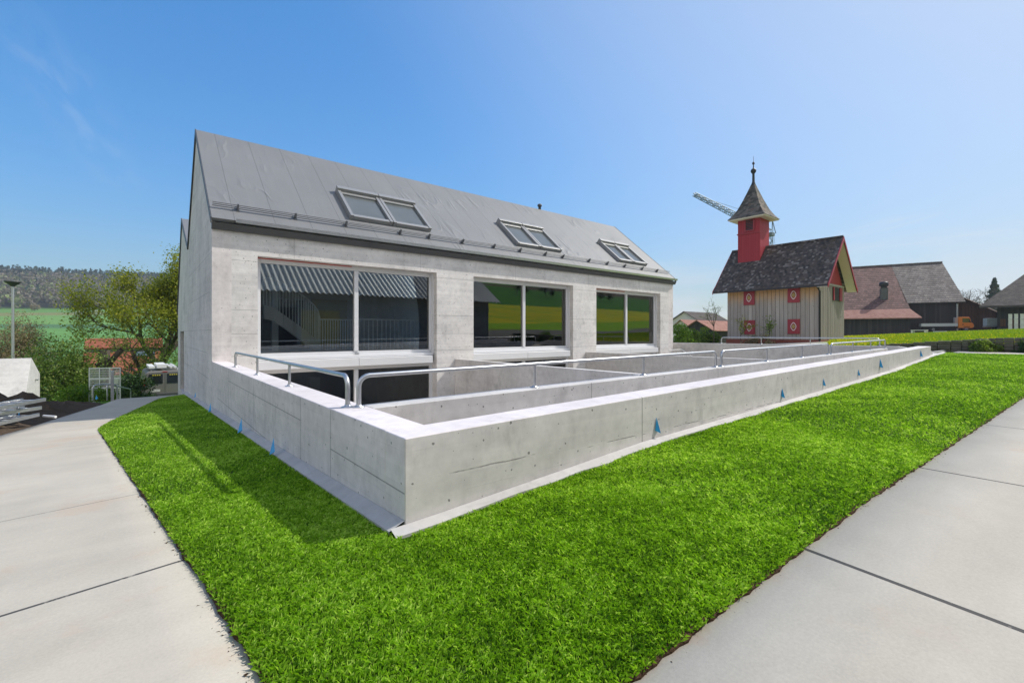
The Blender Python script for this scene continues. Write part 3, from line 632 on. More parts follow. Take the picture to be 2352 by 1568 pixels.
# skylights
def skylight(ua, ub, sa, sb):
    e = .10; hN = .115; f = MB()
    def bar(a, b_, c, d, n0, n1): f.hexa([RP(a,c,n0),RP(b_,c,n0),RP(b_,d,n0),RP(a,d,n0),RP(a,c,n1),RP(b_,c,n1),RP(b_,d,n1),RP(a,d,n1)])
    bar(ua,ua+e*.75,sa,sb-.13,0,hN); bar(ub-e*.75,ub,sa,sb-.13,0,hN); bar(ua+e*.75,ub-e*.75,sa,sa+.10,0,hN*.85)
    bar(ua,ub,sb-.13,sb,0,hN+.05); bar(ua+e*.75,ub-e*.75,sb-.24,sb-.13,0,hN*.8)
    o = f.build('skylight', M['alu2'], roof, bevel=.012, seg=2)
    g = MB(); g.hexa([RP(ua+e*.7,sa+.09,.035),RP(ub-e*.7,sa+.09,.035),RP(ub-e*.7,sb-.22,.035),RP(ua+e*.7,sb-.22,.035),RP(ua+e*.7,sa+.09,.055),RP(ub-e*.7,sa+.09,.055),RP(ub-e*.7,sb-.22,.055),RP(ua+e*.7,sb-.22,.055)])
    g.build('pane', M['blindglass'], o)
M['alu2'] = plain('skylight_frame', (.31,.31,.31), .42, .3, .5, .08)
for k in SKY: skylight(*k)
vp = MB(); vp.lathe((11.55,VR+.05,ZR-.15), [(.05,0),(.05,.27),(.075,.27),(.085,.30),(.075,.35),(.03,.37)], 14); vp.build('vent_pipe', M['dgrey'], roof)
# windows
for i, (a, c) in enumerate(WN):
    mid = (a+c)/2+.03; fw = .085; v0, v1 = 9.865, 9.945; f = MB()
    f.box(a,a+fw,v0,v1,ZB1,ZT-.004); f.box(c-fw,c-.03,v0+.02,v1,ZB1,ZT-.004); f.box(c-.03,c,v0-.06,v1,ZB1,ZT-.004)
    f.box(a+fw,c-fw,v0,v1,ZT-.10,ZT-.004); f.box(a+fw,c-fw,v0,v1,ZB1,.60); f.box(mid-.045,mid+.045,v0-.015,v1,.60,ZT-.10)
    f.box(a,c-.03,v0-.10,v0-.002,ZB1,ZB1+.055)
    wo = f.build('window', M['alu'], house, bevel=.006, seg=1)
    MB().box(a+fw-.01,mid-.04,9.90,9.908,.59,ZT-.09).build('pane', M['glass'], wo); MB().box(mid+.04,c-fw+.01,9.90,9.908,.59,ZT-.09).build('pane', M['glass'], wo)
    if i != 1: MB().box(a+.02,mid-.1,v0-.012,v0-.001,ZT-.022,ZT-.006).build('seal_strip', M['seal'], wo)
    if i == 0:
        k = MB(); k.box(mid-.035,mid+.05,v0-.03,v0-.016,.50,.56); k.build('latch', M['steel'], wo)
    f = MB(); f.prism([(9.69,ZB0),(9.69,ZB1-.012),(9.86,ZB1),(9.86,ZB0+.01)], 'x', a+.004, mid-.004); f.prism([(9.69,ZB0),(9.69,ZB1-.012),(9.86,ZB1),(9.86,ZB0+.01)], 'x', mid+.004, c-.09)
    f.build('sill_box', M['alu'], house, bevel=.006, seg=1)
    f = MB(); f.box(a,a+fw,v0,v1,-1.3,ZB0); f.box(c-fw,c,v0,v1,-1.3,ZB0); f.box(a+fw,c-fw,v0,v1,ZB0-.085,ZB0); f.box(mid-.045,mid+.045,v0-.015,v1,-1.3,ZB0-.085)
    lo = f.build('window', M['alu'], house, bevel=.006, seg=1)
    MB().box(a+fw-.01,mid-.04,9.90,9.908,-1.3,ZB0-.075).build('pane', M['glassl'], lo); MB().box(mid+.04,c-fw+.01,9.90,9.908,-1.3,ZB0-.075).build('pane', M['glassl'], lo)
# rooms behind the glass
rm = MB(); rm.box(UW+TF,UE-TF,14.3,14.5,-1.31,3.4)
for x in (6.0,10.8): rm.prism([(VF+TF,-1.31),(14.3,-1.31),(14.3,3.4),(VR,5.3),(VF+TF,3.25)], 'x', x, x+.16)
rm.build('interior_wall', M['intwall'], house)
MB().box(UW+TF,UE-TF,11.45,14.3,.40,.57).build('upper_floor', M['intfloor'], house); MB().box(UW+TF,UE-TF,9.95,14.3,-1.309,-1.29).build('lower_floor', M['intfloor'], house)
stp = bst = None
for i in range(3):
    du = (0, 4.86, 9.66)[i]
    if i == 0:
        P = [(605,637,700,11.15),(628,640,706,11.2),(650,652,722,11.2),(672,663,738,11.25),(692,676,753,11.35),(708,689,766,11.5),(722,702,777,11.75),(731,715,787,12.05),(735,733,800,12.5)]
        hi = [onV(x, y, V) for x, y, _, V in P]; lo = [onV(x, y, V) for x, _, y, V in P]; s = MB()
        for p in (0,1):
            pass
        for k in range(len(P)-1):
            a, c = lo[k], lo[k+1]; hgt = Vector((0,0,.30)); t_ = (c-a); nrm = Vector((-t_.y, t_.x, 0)).normalized()*.03
            s.hexa([a-hgt-nrm,c-hgt-nrm,c-hgt+nrm,a-hgt+nrm,a-nrm,c-nrm,c+nrm,a+nrm])
        st = s.build('staircase', M['whitep'], house)
        s = MB(); s.tube(hi, .018, 6)
        for k in range(len(P)-1):
            for q in range(3):
                f_ = q/3; a = lo[k].lerp(lo[k+1], f_); c = hi[k].lerp(hi[k+1], f_); s.tube([a, c], .013, 5)
        s.build('stair_railing', M['whitep'], st)
        s = MB(); c0, c1 = onV(735,800,12.2), onV(810,800,12.2)
        for k in range(14): 
            p = c0.lerp(c1, k/13); s.box(p.x-.012,p.x+.012,12.19,12.21,.57,1.33)
        s.box(c0.x,c1.x,12.18,12.22,1.33,1.36)
        d0, d1 = onV(815,800,11.5), onV(988,795,11.5)
        for k in range(19):
            p = d0.lerp(d1, k/18); s.box(p.x-.012,p.x+.012,11.49,11.51,.57,1.33)
        s.box(d0.x,d1.x,11.48,11.52,1.33,1.36)
        bl = s.build('balustrade', M['whitep'], house)
        s = MB(); p = onV(631, 650, 11.9); s.box(p.x-.07,p.x+.07,11.85,11.98,.57,2.75); cm = s.build('column', M['whitep'], house)
    elif i == 1:
        for o in (st, bl, cm):
            c = copy_tree(o, house); c.location.x += du*H
    else:
        s = MB()
        for k in range(34):
            x = 11.5+k*.103; s.box(x,x+.022,11.48,11.50,.57,2.7)
        s.box(11.5,15.0,11.48,11.50,1.33,1.36); s.build('bar_screen', M['whitep'], house)
s = MB(); s.box(3.05,3.75,14.26,14.298,.58,1.95); s.build('interior_door', M['dgrey'], house); s = MB(); s.box(3.95,5.0,14.262,14.298,.58,2.0); s.build('wall_panel', M['yellowb'], house)
a = onV(712,868,11.3); c = onV(735,893,11.3); s = MB().box(a.x,c.x,11.3,11.6,-1.288,a.z)
o = s.build('pale_box', M['whitep'], label='small white box standing behind the dark lower left window', cat='pale_box', bevel=.01, loc=(a.x,11.3,-1.29))  # plain white box for an unidentified pale shape behind the pane
MB().box(a.x+.03,c.x-.03,11.285,11.299,-1.1,a.z-.05).build('door', M['alu'], o)
# ------------------------------------------------------------------ railings
def arch(p, q, n=5):      # pipe from base p up, along, down to base q with bent ends
    p, q = Vector(p), Vector(q); up = Vector((0,0,.215)); t = (q-p).normalized(); R = .075; pts = [p]
    for k in range(n+1):
        a = math.pi/2*k/n; pts.append(p+up+Vector((0,0,-R))+Vector((0,0,R))*math.sin(a)+t*R*(1-math.cos(a)))
    for k in range(n+1):
        a = math.pi/2*k/n; pts.append(q+up-t*R*(1-math.sin(a))+Vector((0,0,-R))*(1-math.cos(a)))
    return pts+[q]
def railing(label, p, q, posts, group='galvanised railings on the terrace walls'):
    p, q = Vector(p), Vector(q); r = MB().tube(arch(p,q), .0165, 10).build('railing', M['steel'], label=label, cat='railing', group=group, loc=tuple(p))
    for f in [0.]+posts+[1.]:
        c = p.lerp(q, f); pl = MB()
        pl.lathe(tuple(c), [(.042,0),(.042,.006),(.022,.010),(.020,.022)], 12)
        pl.build('base_plate', M['steel'], r)
    for f in posts:
        c = p.lerp(q, f); MB().tube([c, c+Vector((0,0,.205))], .0125, 8).build('post', M['steel'], r)
    return r
p0 = onZ(798,935,.489); p1 = onZ(538.7,843,.487)
def fr(px, py): v = onZ(px, py, .488); return (v.y-p0.y)/(p1.y-p0.y)
railing('short railing on top of the left wall, running back to the house', (1.105,p0.y,.489), (1.105,p1.y,.488), [fr(660.6,887.6), fr(587,861)])
zt = lambda u: .49+.105*(u-1.22)/13.75
def iu(px): v = onV(px, 800, 3.085); return v.x
for lab, a, c, ps in (('longest railing, on the inner wall nearest the camera with two posts',824,1644,[1228,1478]),('middle railing on the inner wall, in front of the chapel',1657,1902,[1761,1842]),('rightmost railing on the inner wall, ending by the meadow',1909,2033,[1959,2000])):
    ua, uc = iu(a), iu(c); railing(lab, (ua,3.085,zt(ua)), (uc,3.085,zt(uc)), [(iu(x)-ua)/(uc-ua) for x in ps])
railing('distant railing on the end wall at the foot of the wooden chapel', (16.1,7.9,.62), (16.1,3.4,.628), [.3,.62])
s = MB(); A = Vector((15.02,9.3,-.1))
for k in range(10): s.tube([(15.0+k*.09,9.3,-.6),(15.0+k*.09,9.3,.36)], .01, 5)
s.tube([(14.98,9.3,.37),(15.84,9.3,.37)], .014, 6); s.tube([(15.84,9.3,.37),(15.84,8.2,-.25)], .018, 6)
for k in range(7): s.tube([(15.84,9.2-k*.15,-.9),(15.84,9.2-k*.15,.31-k*.085)], .01, 5)
s.build('stair_railing', M['whitep'], label='small white barred stair railing at the far end of the facade', cat='railing', loc=(15,9.3,-.6))
# ------------------------------------------------------------------ blue plastic markers
def marker(label, c, h_, nrm, seed):
    r = random.Random(seed); c = Vector(c); n = Vector(nrm); t = Vector((-n.y, n.x, 0)); up = Vector((0,0,1)); w = h_*.5
    k = r.uniform(.8,1.2); sgn = r.choice((-1,1))
    V = [c+up*h_*.5+t*w*.1*sgn+n*.004, c-up*h_*.34-t*w*.42*k+n*.004, c-up*h_*.5+t*w*.1+n*h_*.28, c-up*h_*.28+t*w*.5*k+n*.004, c-up*h_*.42+n*.002]
    MB().add(V, [(0,1,2),(0,2,3),(0,3,1),(1,4,2),(4,3,2),(1,3,4)]).build('plastic_marker', M['blue'], label=label, cat='marker', loc=tuple(c), group='blue plastic markers along the wall foot')
for lab, x, y, hp_ in (('large blue plastic marker on the front wall, nearest the wall corner',1508,975,36),('blue plastic marker second from the near corner on the front wall',1796,902,23),('blue plastic marker third from the corner on the front wall',1891,877,18),
                     ('blue plastic marker fourth from the corner on the front wall',1971,855,15),('blue plastic marker fifth from the corner, on the far front wall',2021,834,21),('farthest blue plastic marker, near the right end of the front wall',2114,811,16)):
    c = onV(x, y, VW); d = CF[0]*c.x+CF[1]*c.y; marker(lab, c, hp_/F*d, (0,-1,0), x)
for lab, x, y, hp_ in (('blue plastic marker at the left wall foot, nearest the camera',630,1066,30),('tall blue plastic marker in the shade, second along the left wall',556,983,27),('dark blue plastic marker third along the shaded left wall',485,936,17),('tiny blue plastic marker at the far foot of the shaded gable',450,906,10)):
    c = onU(x, y, UW-.09); d = CF[0]*c.x+CF[1]*c.y; c.z = max(c.z, gz(c.x,c.y)+.08+.6*hp_/F*d); marker(lab, c, 1.25*hp_/F*d, (-1,0,0), x)
# ------------------------------------------------------------------ vegetation
def leafquads(C, size, rng, out=None, bias=.5, flat=0.):
    n = len(C); N = rng.normal(size=(n,3))
    if out is not None: N = N*(1-bias)+out*bias*1.6
    N[:,2] += flat; N /= np.linalg.norm(N, axis=1)[:,None]+1e-9
    A = np.cross(N, rng.normal(size=(n,3))); A /= np.linalg.norm(A, axis=1)[:,None]+1e-9; B = np.cross(N, A)
    s = size*rng.uniform(.6, 1.3, n)[:,None]; V = np.zeros((n,4,3))
    V[:,0] = C-A*s*.55; V[:,1] = C-B*s*.3+N*s*.06; V[:,2] = C+A*s*.55; V[:,3] = C+B*s*.3+N*s*.06
    return V
def grow(rng, p, d, L, r, lev, segs, tips, spread, up, nch, wob=.18):
    p = np.array(p, float); d = np.array(d, float); n = 4
    for i in range(n):
        d = d+rng.normal(size=3)*wob; d[2] += up*.12; d /= np.linalg.norm(d)
        q = p+d*L/n; r1 = r*(1-.32*(i+1)/n); segs.append((p, q, r*(1-.32*i/n), r1)); p = q
        if lev > 0 and i >= 1:
            for _ in range(nch if i == n-1 else max(1, nch-1)):
                a = rng.normal(size=3); a -= d*a.dot(d); a /= np.linalg.norm(a)+1e-9
                nd = d+a*spread*rng.uniform(.6, 1.3); nd /= np.linalg.norm(nd)
                grow(rng, p, nd, L*rng.uniform(.5, .75), r1*.62, lev-1, segs, tips, spread, up, nch, wob)
        if lev <= 1: tips.append(p)
def wood(segs, name, m, parent, rmin=.0):
    V = []; 
    for p, q, r0, r1 in segs:
        r0 = max(r0, rmin); r1 = max(r1, rmin)
        t = q-p; t = t/(np.linalg.norm(t)+1e-9); x = np.cross(t, [.31,.2,.93]); x /= np.linalg.norm(x)+1e-9; y = np.cross(t, x)
        n = 6 if r0 > .05 else 3
        a = np.arange(n)*2*np.pi/n; R0 = p+np.outer(np.cos(a),x)*r0+np.outer(np.sin(a),y)*r0; R1 = q+t*r1*.3+np.outer(np.cos(a),x)*r1+np.outer(np.sin(a),y)*r1
        for k in range(n): V += [R0[k], R0[(k+1)%n], R1[(k+1)%n], R1[k]]
    return finish(name, npmesh(name, np.array(V), 4), m, parent, local=True)
M['bark'] = plain('bark', (.10,.08,.065), .9, 0., .2, .35, 5., .5); M['barkg'] = plain('grey_bark', (.19,.175,.165), .9, 0., .2, .3, 5.)
def tree(name, label, loc, hgt, seed, leaf, lsize, nleaf, cl, lev=3, spread=.75, up=.35, nch=2, trunk=.32, r0=None, bark='bark', group='trees around the site', cat='tree', lean=(0,0), rmin=.0, crownname='crown', vb=(.5,.25)):
    rng = np.random.default_rng(seed); o = thing(name, label, cat, loc, 0, group); segs = []; tips = []
    r0 = r0 or hgt*.022
    p = np.zeros(3); d = np.array([lean[0],lean[1],1.]); d /= np.linalg.norm(d); q = p+d*hgt*trunk; segs.append((p, q, r0*1.2, r0))
    for _ in range(nch+2):
        a = rng.uniform(0, 2*np.pi); nd = d+np.array([math.cos(a), math.sin(a), 0])*spread*rng.uniform(.5,1.1); nd /= np.linalg.norm(nd)
        grow(rng, q, nd, hgt*.36, r0*.7, lev-1, segs, tips, spread, up, nch)
    grow(rng, q, d, hgt*.42, r0*.8, lev-1, segs, tips, spread, up, nch)
    T = np.array(tips); top = max(T[:,2].max(), 1e-3); sc = hgt/top
    segs = [(a*sc, b_*sc, c*1., e*1.) for a,b_,c,e in segs]; T = T*sc
    wood(segs, 'trunk', M[bark], o, rmin)
    if nleaf:
        i = rng.integers(0, len(T), nleaf); Cn = T[i]+rng.normal(size=(nleaf,3))*cl
        tipv = rng.normal(0, .16, len(T)); v = np.clip(rng.normal(vb[0], vb[1], nleaf)*.8+tipv[i]+.1, 0, 1)
        finish(crownname, npmesh('crown', leafquads(Cn, lsize, rng, flat=.35).reshape(-1,3), 4, v), M[leaf], o, local=True)
    return o
def bush(name, label, loc, rx, ry, rz, seed, leaf, lsize, nleaf, lumps=26, lr=.42, stems=True, group='shrubs around the site', cat='shrub', z0=.0):
    rng = np.random.default_rng(seed); o = thing(name, label, cat, loc, 0, group); R = np.array([rx,ry,rz])
    a = rng.uniform(0, 2*np.pi, lumps); e = np.arcsin(rng.uniform(-.1, 1, lumps)); rad_ = rng.uniform(.45, .92, lumps)
    L = np.stack([np.cos(a)*np.cos(e), np.sin(a)*np.cos(e), np.sin(e)], -1)*rad_[:,None]*R; lrs = lr*np.mean(R)*rng.uniform(.55, 1.25, lumps)
    w = lrs**2; i = rng.choice(lumps, nleaf, p=w/w.sum()); D = rng.normal(size=(nleaf,3)); D /= np.linalg.norm(D, axis=1)[:,None]
    C = L[i]+D*(lrs[i]*rng.uniform(.45, 1.08, nleaf)**.7)[:,None]; k = C[:,2] > -.05*rz; C, D, i = C[k], D[k], i[k]; C[:,2] += z0
    lv = rng.normal(0, .13, lumps); v = np.clip(rng.normal(.42, .2, len(C))+lv[i], 0, 1)
    finish('foliage', npmesh('foliage', leafquads(C, lsize, rng, D, .45).reshape(-1,3), 4, v), M[leaf], o, local=True)
    if stems:
        segs = []
        for l in L[:14]: segs += [(np.array([l[0]*.12,l[1]*.12,-.1]), l*np.array([.6,.6,.5])+np.array([0,0,z0*.6]), .035, .022), (l*np.array([.6,.6,.5])+np.array([0,0,z0*.6]), l+np.array([0,0,z0]), .022, .01)]
        wood(segs, 'stem', M['bark'], o)
    return o
M['lyel'] = leafmat('spring_leaves', (.10,.13,.015), (.27,.29,.025), .45, (.44,.42,.04))
M['lgrn'] = leafmat('mid_green_leaves', (.05,.10,.016), (.18,.27,.035), .4, (.34,.42,.08))
M['ldark'] = leafmat('dark_green_leaves', (.012,.035,.008), (.035,.085,.015), .2, (.09,.16,.03))
M['lbri'] = leafmat('bright_green_leaves', (.07,.15,.012), (.15,.27,.02), .4, (.26,.36,.04))
M['ltan'] = leafmat('budding_twigs', (.15,.115,.065), (.29,.23,.14), .25, (.33,.29,.11))
M['lbush'] = leafmat('hedge_leaves', (.035,.075,.012), (.15,.23,.03), .35, (.42,.42,.14))
M['blos'] = leafmat('white_blossom', (.42,.43,.38), (.62,.62,.58), .3, (.72,.72,.68))
M['forest'] = leafmat('spring_woodland', (.13,.115,.08), (.23,.19,.145), .25, (.22,.28,.09))
M['fir'] = leafmat('fir_needles', (.022,.05,.030), (.05,.09,.05), .15)
def gl(px, py, d, off=0.):      # ground point under the pixel column at depth d
    p = atd(px, py, d); return (p.x, p.y, gz(p.x, p.y)+off)
tree('spreading_tree', 'tall spreading tree with yellow-green spring leaves beside the gable', gl(372,700,24), 12.4, 3, 'lyel', .155, 46000, .36, lev=4, spread=.66, up=.4, nch=2, trunk=.22, r0=.26)
tree('spreading_tree', 'darker green open tree reaching low branches left over the red roof', gl(322,800,21.5), 6.3, 8, 'lgrn', .12, 5600, .22, lev=4, spread=1.05, up=.15, nch=2, trunk=.25, r0=.14)
tree('budding_tree', 'tan budding tree with bare twigs behind the lamp post', gl(22,780,20), 6.3, 12, 'ltan', .10, 9000, .30, lev=4, spread=.95, up=.2, nch=2, trunk=.25, r0=.12)
tree('budding_tree', 'low tan budding tree between lamp post and green bush', gl(70,790,21), 4.6, 15, 'ltan', .10, 7000, .28, lev=4, spread=.95, up=.2, nch=2, trunk=.2, r0=.09)
bush('garden_bush', 'big rounded green garden bush behind the concrete shed', gl(138,850,17.5), 2.3, 1.9, 4.5, 21, 'lbush', .13, 15000, 44, .36, cat='bush')
bush('garden_bush', 'pale leafy bush right of the big round bush, before the red roof', gl(196,850,18.5), 1.0, 1., 2.9, 22, 'lgrn', .12, 5000, 24, .4, cat='bush')
bush('garden_bush', 'bright yellow-green low bush on the lawn beside the lattice panel', gl(182,890,14.0), .85, .8, 1.15, 23, 'lbri', .09, 4500, 22, .38, cat='bush')
bush('garden_bush', 'dark glossy green bush left of the parked van', gl(315,870,15.8), .95, .9, 1.9, 24, 'ldark', .12, 6000, 26, .4, cat='bush')
bush('garden_bush', 'leafy hedge bush behind the parked van', gl(375,860,20.5), 1.9, 1.2, 2.9, 25, 'lgrn', .13, 7000, 30, .36, cat='bush')
bush('garden_bush', 'loose green bush in front of the red roof, behind the lattice panel', gl(282,860,17.5), 1.1, .9, 1.45, 26, 'lgrn', .11, 3600, 26, .36, cat='bush')
bush('garden_bush', 'small weedy plant cluster beside the tubular bike racks', gl(232,905,12.6), .7, .6, .55, 27, 'lbri', .07, 2500, 18, .4, cat='bush')
# pollarded trunk
o = thing('pollard_trunk', 'gnarled dark pollarded tree trunk standing in front of the red roof', 'tree', gl(243,840,18.5), 0)
rng = np.random.default_rng(5); z = np.array; Ht = 3.35
seg = [(z([0,0,-.2]),z([.03,0,1.2]),.34,.27),(z([.03,0,1.2]),z([-.05,0,2.3]),.27,.25),(z([-.05,0,2.3]),z([-.08,.03,Ht-.1]),.27,.30),(z([-.05,0,2.2]),z([.42,-.3,2.9]),.20,.17),(z([.42,-.3,2.9]),z([.75,-.5,Ht]),.18,.15),(z([0,0,1.6]),z([-.45,.3,2.5]),.14,.10)]
wood(seg, 'trunk', M['bark'], o)
# far woodland on the hill: one mass
rng = np.random.default_rng(11); n = 5200; ang = np.radians(rng.uniform(81, 112, n)); r = np.sqrt(rng.uniform(418**2, 700**2, n)); U = r*np.cos(ang); V = r*np.sin(ang); Z = zg(U, V)
con = (rng.random(n) < np.where(r > 585, .55, .06)); hgt = rng.uniform(8, 15, n)*np.where(con, 1.25, 1); allC = []; vals = []; sz = []; outs = []
for i in range(n):
    k = 26 if not con[i] else 22; b0 = np.array([U[i],V[i],Z[i]])*H; h_ = hgt[i]; tv = rng.uniform(0, .75) if rng.random() < .82 else rng.uniform(.8,1.)
    D = rng.normal(size=(k,3)); D /= np.linalg.norm(D, axis=1)[:,None]
    if con[i]:
        t_ = rng.random(k)**.7; rr_ = (1-t_)*h_*.20+.2; a = rng.uniform(0,6.3,k); C_ = np.stack([np.cos(a)*rr_, np.sin(a)*rr_, .15*h_+t_*h_*.9], -1)
    else: C_ = D*np.array([h_*.34,h_*.34,h_*.42])*rng.uniform(.6,1.05,(k,1)); C_[:,2] += h_*.55
    allC.append(C_+b0); vals.append(np.clip(tv+rng.normal(0,.08,k), 0, 1)); outs.append(D); sz.append(np.full(k, con[i]))
C_ = np.concatenate(allC); vv = np.concatenate(vals); oo = np.concatenate(outs); cc = np.concatenate(sz)
Vq = leafquads(C_, 3.3, rng, oo, .35)
wd = finish('woodland', npmesh('woodland', Vq[~cc].reshape(-1,3), 4, vv[~cc]), M['forest'], kind='stuff'); finish('conifer_woodland', npmesh('conifer_woodland', Vq[cc].reshape(-1,3), 4, vv[cc]), M['fir'], kind='stuff')
def fartree(name, label, px, py, hgt_px, wd_px, seed, leaf, n=500, group='trees far off on the fields'):
    g = onG(px, py); d = CF[0]*g.x+CF[1]*g.y; h_ = hgt_px/F*d*H; w_ = wd_px/F*d*H/2
    rng = np.random.default_rng(seed); o = thing(name, label, 'tree', tuple(g), 0, group)
    D = rng.normal(size=(n,3)); D /= np.linalg.norm(D,axis=1)[:,None]; C_ = D*np.array([w_,w_,h_*.42])*rng.uniform(.3,1,(n,1))**.5*(1+.25*np.sin(D[:,:1]*5+seed)); C_[:,2] += h_*.55
    finish('crown', npmesh('crown', leafquads(C_, max(w_*.28, .5), rng, D, .3).reshape(-1,3), 4, np.clip(rng.normal(.45,.25,n),0,1)), M[leaf], o, local=True)
    wood([(np.zeros(3), np.array([0,0,h_*.5]), h_*.035, h_*.02)], 'trunk', M['bark'], o)
fartree('blossom_tree', 'left one of two white blossoming trees out on the green field', 181, 729, 17, 17, 1, 'blos')
fartree('blossom_tree', 'right one of two white blossoming trees out on the green field', 221, 728, 19, 21, 2, 'blos')
fartree('blossom_tree', 'white blossoming tree at the field edge, left of the far farmhouse', 93, 689, 13, 13, 3, 'blos')
fartree('blossom_tree', 'grey budding tree on the field, left below the far farmhouse', 80, 714, 16, 17, 4, 'ltan')
fartree('field_tree', 'bare brownish tree on the tan field strip, right of the far farmhouse', 229, 710, 16, 24, 5, 'ltan')
for k, (x, w_, l, lab) in enumerate(((172,17,'lgrn','round green tree right next to the far farmhouse'),(194,9,'lbri','slim pale green tree at the wood edge right of the farmhouse'),(66,14,'lgrn','green tree at the wood edge, leftmost by the white cottage'),(106,12,'ldark','dark green tree just left of the far farmhouse'),(120,10,'ldark','small dark tree touching the left end of the farmhouse'))):
    fartree('field_tree', lab, x, 695, 15, w_, 30+k, l)
# reflected in the windows: hedge trees on the slope behind the camera
for k in range(9):
    u = 98+k*6.5+random.Random(k).uniform(-2,2); v = -98-3*random.Random(k+9).random()
    tree('slope_tree', 'tree on the dandelion slope behind the camera, mirrored in the windows', (u,v,gz(u,v)), random.Random(k).uniform(4,8), 60+k, 'ldark', .8, 260, .7, lev=2, group='trees mirrored in the windows')
# ------------------------------------------------------------------ left side things
def gable_house(name, label, cat, loc, rot, w, l, zw, zr, wm, rm_, z0=0., over=.25, group=None, windows=(), th=.08):
    """local: x along the ridge (length l, from 0), y across (width w, centred); heights absolute z in h relative to loc"""
    o = thing(name, label, cat, loc, rot, group); b = MB()
    b.prism([(-w/2,z0),(w/2,z0),(w/2,zw),(0,zr),(-w/2,zw)], 'x', 0, l); wl = b.build('wall', wm, o, local=True)
    k = (zr-zw)/(w/2); b = MB(); ya = w/2+over; za = zw-k*over+.02; zt_ = zr+.02
    for s_ in (-1,1): b.hexa([(-over,s_*ya,za),(l+over,s_*ya,za),(l+over,0,zt_),(-over,0,zt_),(-over,s_*ya,za+th),(l+over,s_*ya,za+th),(l+over,0,zt_+th),(-over,0,zt_+th)])
    rf = b.build('roof', rm_, o, local=True)
    for (x0,x1,a,c,side) in windows:
        y = side*(w/2+.01); f = MB(); f.box(x0,x1,min(y,y+side*.03),max(y,y+side*.03),a,c); f.build('window', M['dgrey'], o, local=True)
    return o
M['rend'] = plain('white_render', (.68,.66,.62), .8, 0., .3, .06, 2.)
M['torange'] = tiles('orange_roof_tiles', [(.20,.062,.034),(.30,.10,.055),(.36,.14,.08)], (1,0), .32, .20, .5)
M['tpink'] = tiles('pale_red_roof_tiles', [(.26,.12,.09),(.34,.17,.13),(.42,.23,.18)], (1,0), .3, .16, .5)
o = thing('red_roof_house', 'red tiled house in the valley seen through the trees', 'house', (-3.6,50,-4), 0)
b = MB(); b.prism([(-1,0),(5.2,0),(5.2,1.8),(2.9,4.2),(-.9,1.75)], 'x', .2, 4.9); b.build('wall', M['rend'], o, local=True)
b = MB(); b.hexa([(0,1.25,3.62),(5.2,1.25,3.62),(5.2,2.9,4.42),(0,2.9,4.42),(0,1.2,3.72),(5.2,1.2,3.72),(5.2,2.9,4.52),(0,2.9,4.52)])
b.hexa([(0,-1.6,1.6),(5.2,-1.6,1.6),(5.2,1.4,3.3),(0,1.4,3.3),(0,-1.6,1.72),(5.2,-1.6,1.72),(5.2,1.4,3.42),(0,1.4,3.42)]); b.hexa([(0,5.6,1.6),(5.2,5.6,1.6),(5.2,2.9,4.42),(0,2.9,4.42),(0,5.6,1.7),(5.2,5.6,1.7),(5.2,2.9,4.52),(0,2.9,4.52)])
rf = b.build('roof', M['torange'], o, local=True); MB().box(.1,5.1,1.3,1.4,3.3,3.66).build('skylight_band', M['dgrey'], rf, local=True)
b = MB(); b.hexa([(3.3,.55,2.98),(4.6,.55,2.98),(4.6,1.1,3.30),(3.3,1.1,3.30),(3.3,.5,3.05),(4.6,.5,3.05),(4.6,1.05,3.37),(3.3,1.05,3.37)]); b.build('solar_panel', M['skyglass'], rf, local=True)
g = onG(128, 693); d = CF[0]*g.x+CF[1]*g.y
gable_house('farmhouse', 'tiny red roofed farmhouse at the far wood edge', 'house', tuple(g), rad(0), 5., 27/F*d, 1.6, 3.6, M['rend'], M['torange'])
g = onG(57, 692); gable_house('cottage', 'tiny pale cottage at the far wood edge, left of the farmhouse', 'house', tuple(g), rad(5), 3., 4., 1.4, 2.6, M['rend'], M['tpink'])
# concrete shed with one steep sloping side
A = atd(72,822,14.6); Bq = A+Vector((-2.2,0,0)); ax = (Bq-A); ax.z = 0; L_ = ax.length; ax.normalize(); rot = math.atan2(ax.y, ax.x)
o = thing('concrete_shed', 'small pale concrete shed with a steep sloping face, behind the soil heap', 'shed', (A.x,A.y,-2.0), rot)
nrm = Vector((-ax.y, ax.x, 0)); sgn = -1 if nrm.dot(Vector((-A.x,-A.y,0))) > 0 else 1      # sgn>0: +y is away from the camera
y = lambda q: q*sgn
zt0 = A.z+2.0; er = atd(92,858,10.75)
prof = [(y(-1.85),0),(y(-.05),zt0),(y(.05),zt0),(y(1.6),zt0-.60),(y(1.6),0)]
MB().prism(prof, 'x', 0, L_+1.8).build('body', M['shed'], o, local=True, bevel=.012)
MB().lathe((-.03,y(.7),zt0-.75), [(.03,-.03),(.04,0),(.03,.03)], 8).box(-.09,-.04,y(.7)-.02,y(.7)+.02,zt0-.76,zt0-.73).build('tap', M['steel'], o, local=True)
# lamp post
o = thing('lamp_post', 'slim grey street lamp with a flat round head behind the concrete shed', 'street lamp', gl(29.5,800,17.6)); zt1 = atd(30,652,17.6).z-o.location.z/H
MB().lathe((0,0,-.1), [(.06,0),(.055,1.6),(.045,zt1*.5),(.04,zt1)], 12).build('pole', M['steel'], o, local=True)
hd = MB().lathe((0,0,zt1-.1), [(.06,0),(.08,.04),(.20,.14),(.25,.165),(.25,.20),(.03,.22)], 18).build('lamp_head', M['dgrey'], o, local=True)
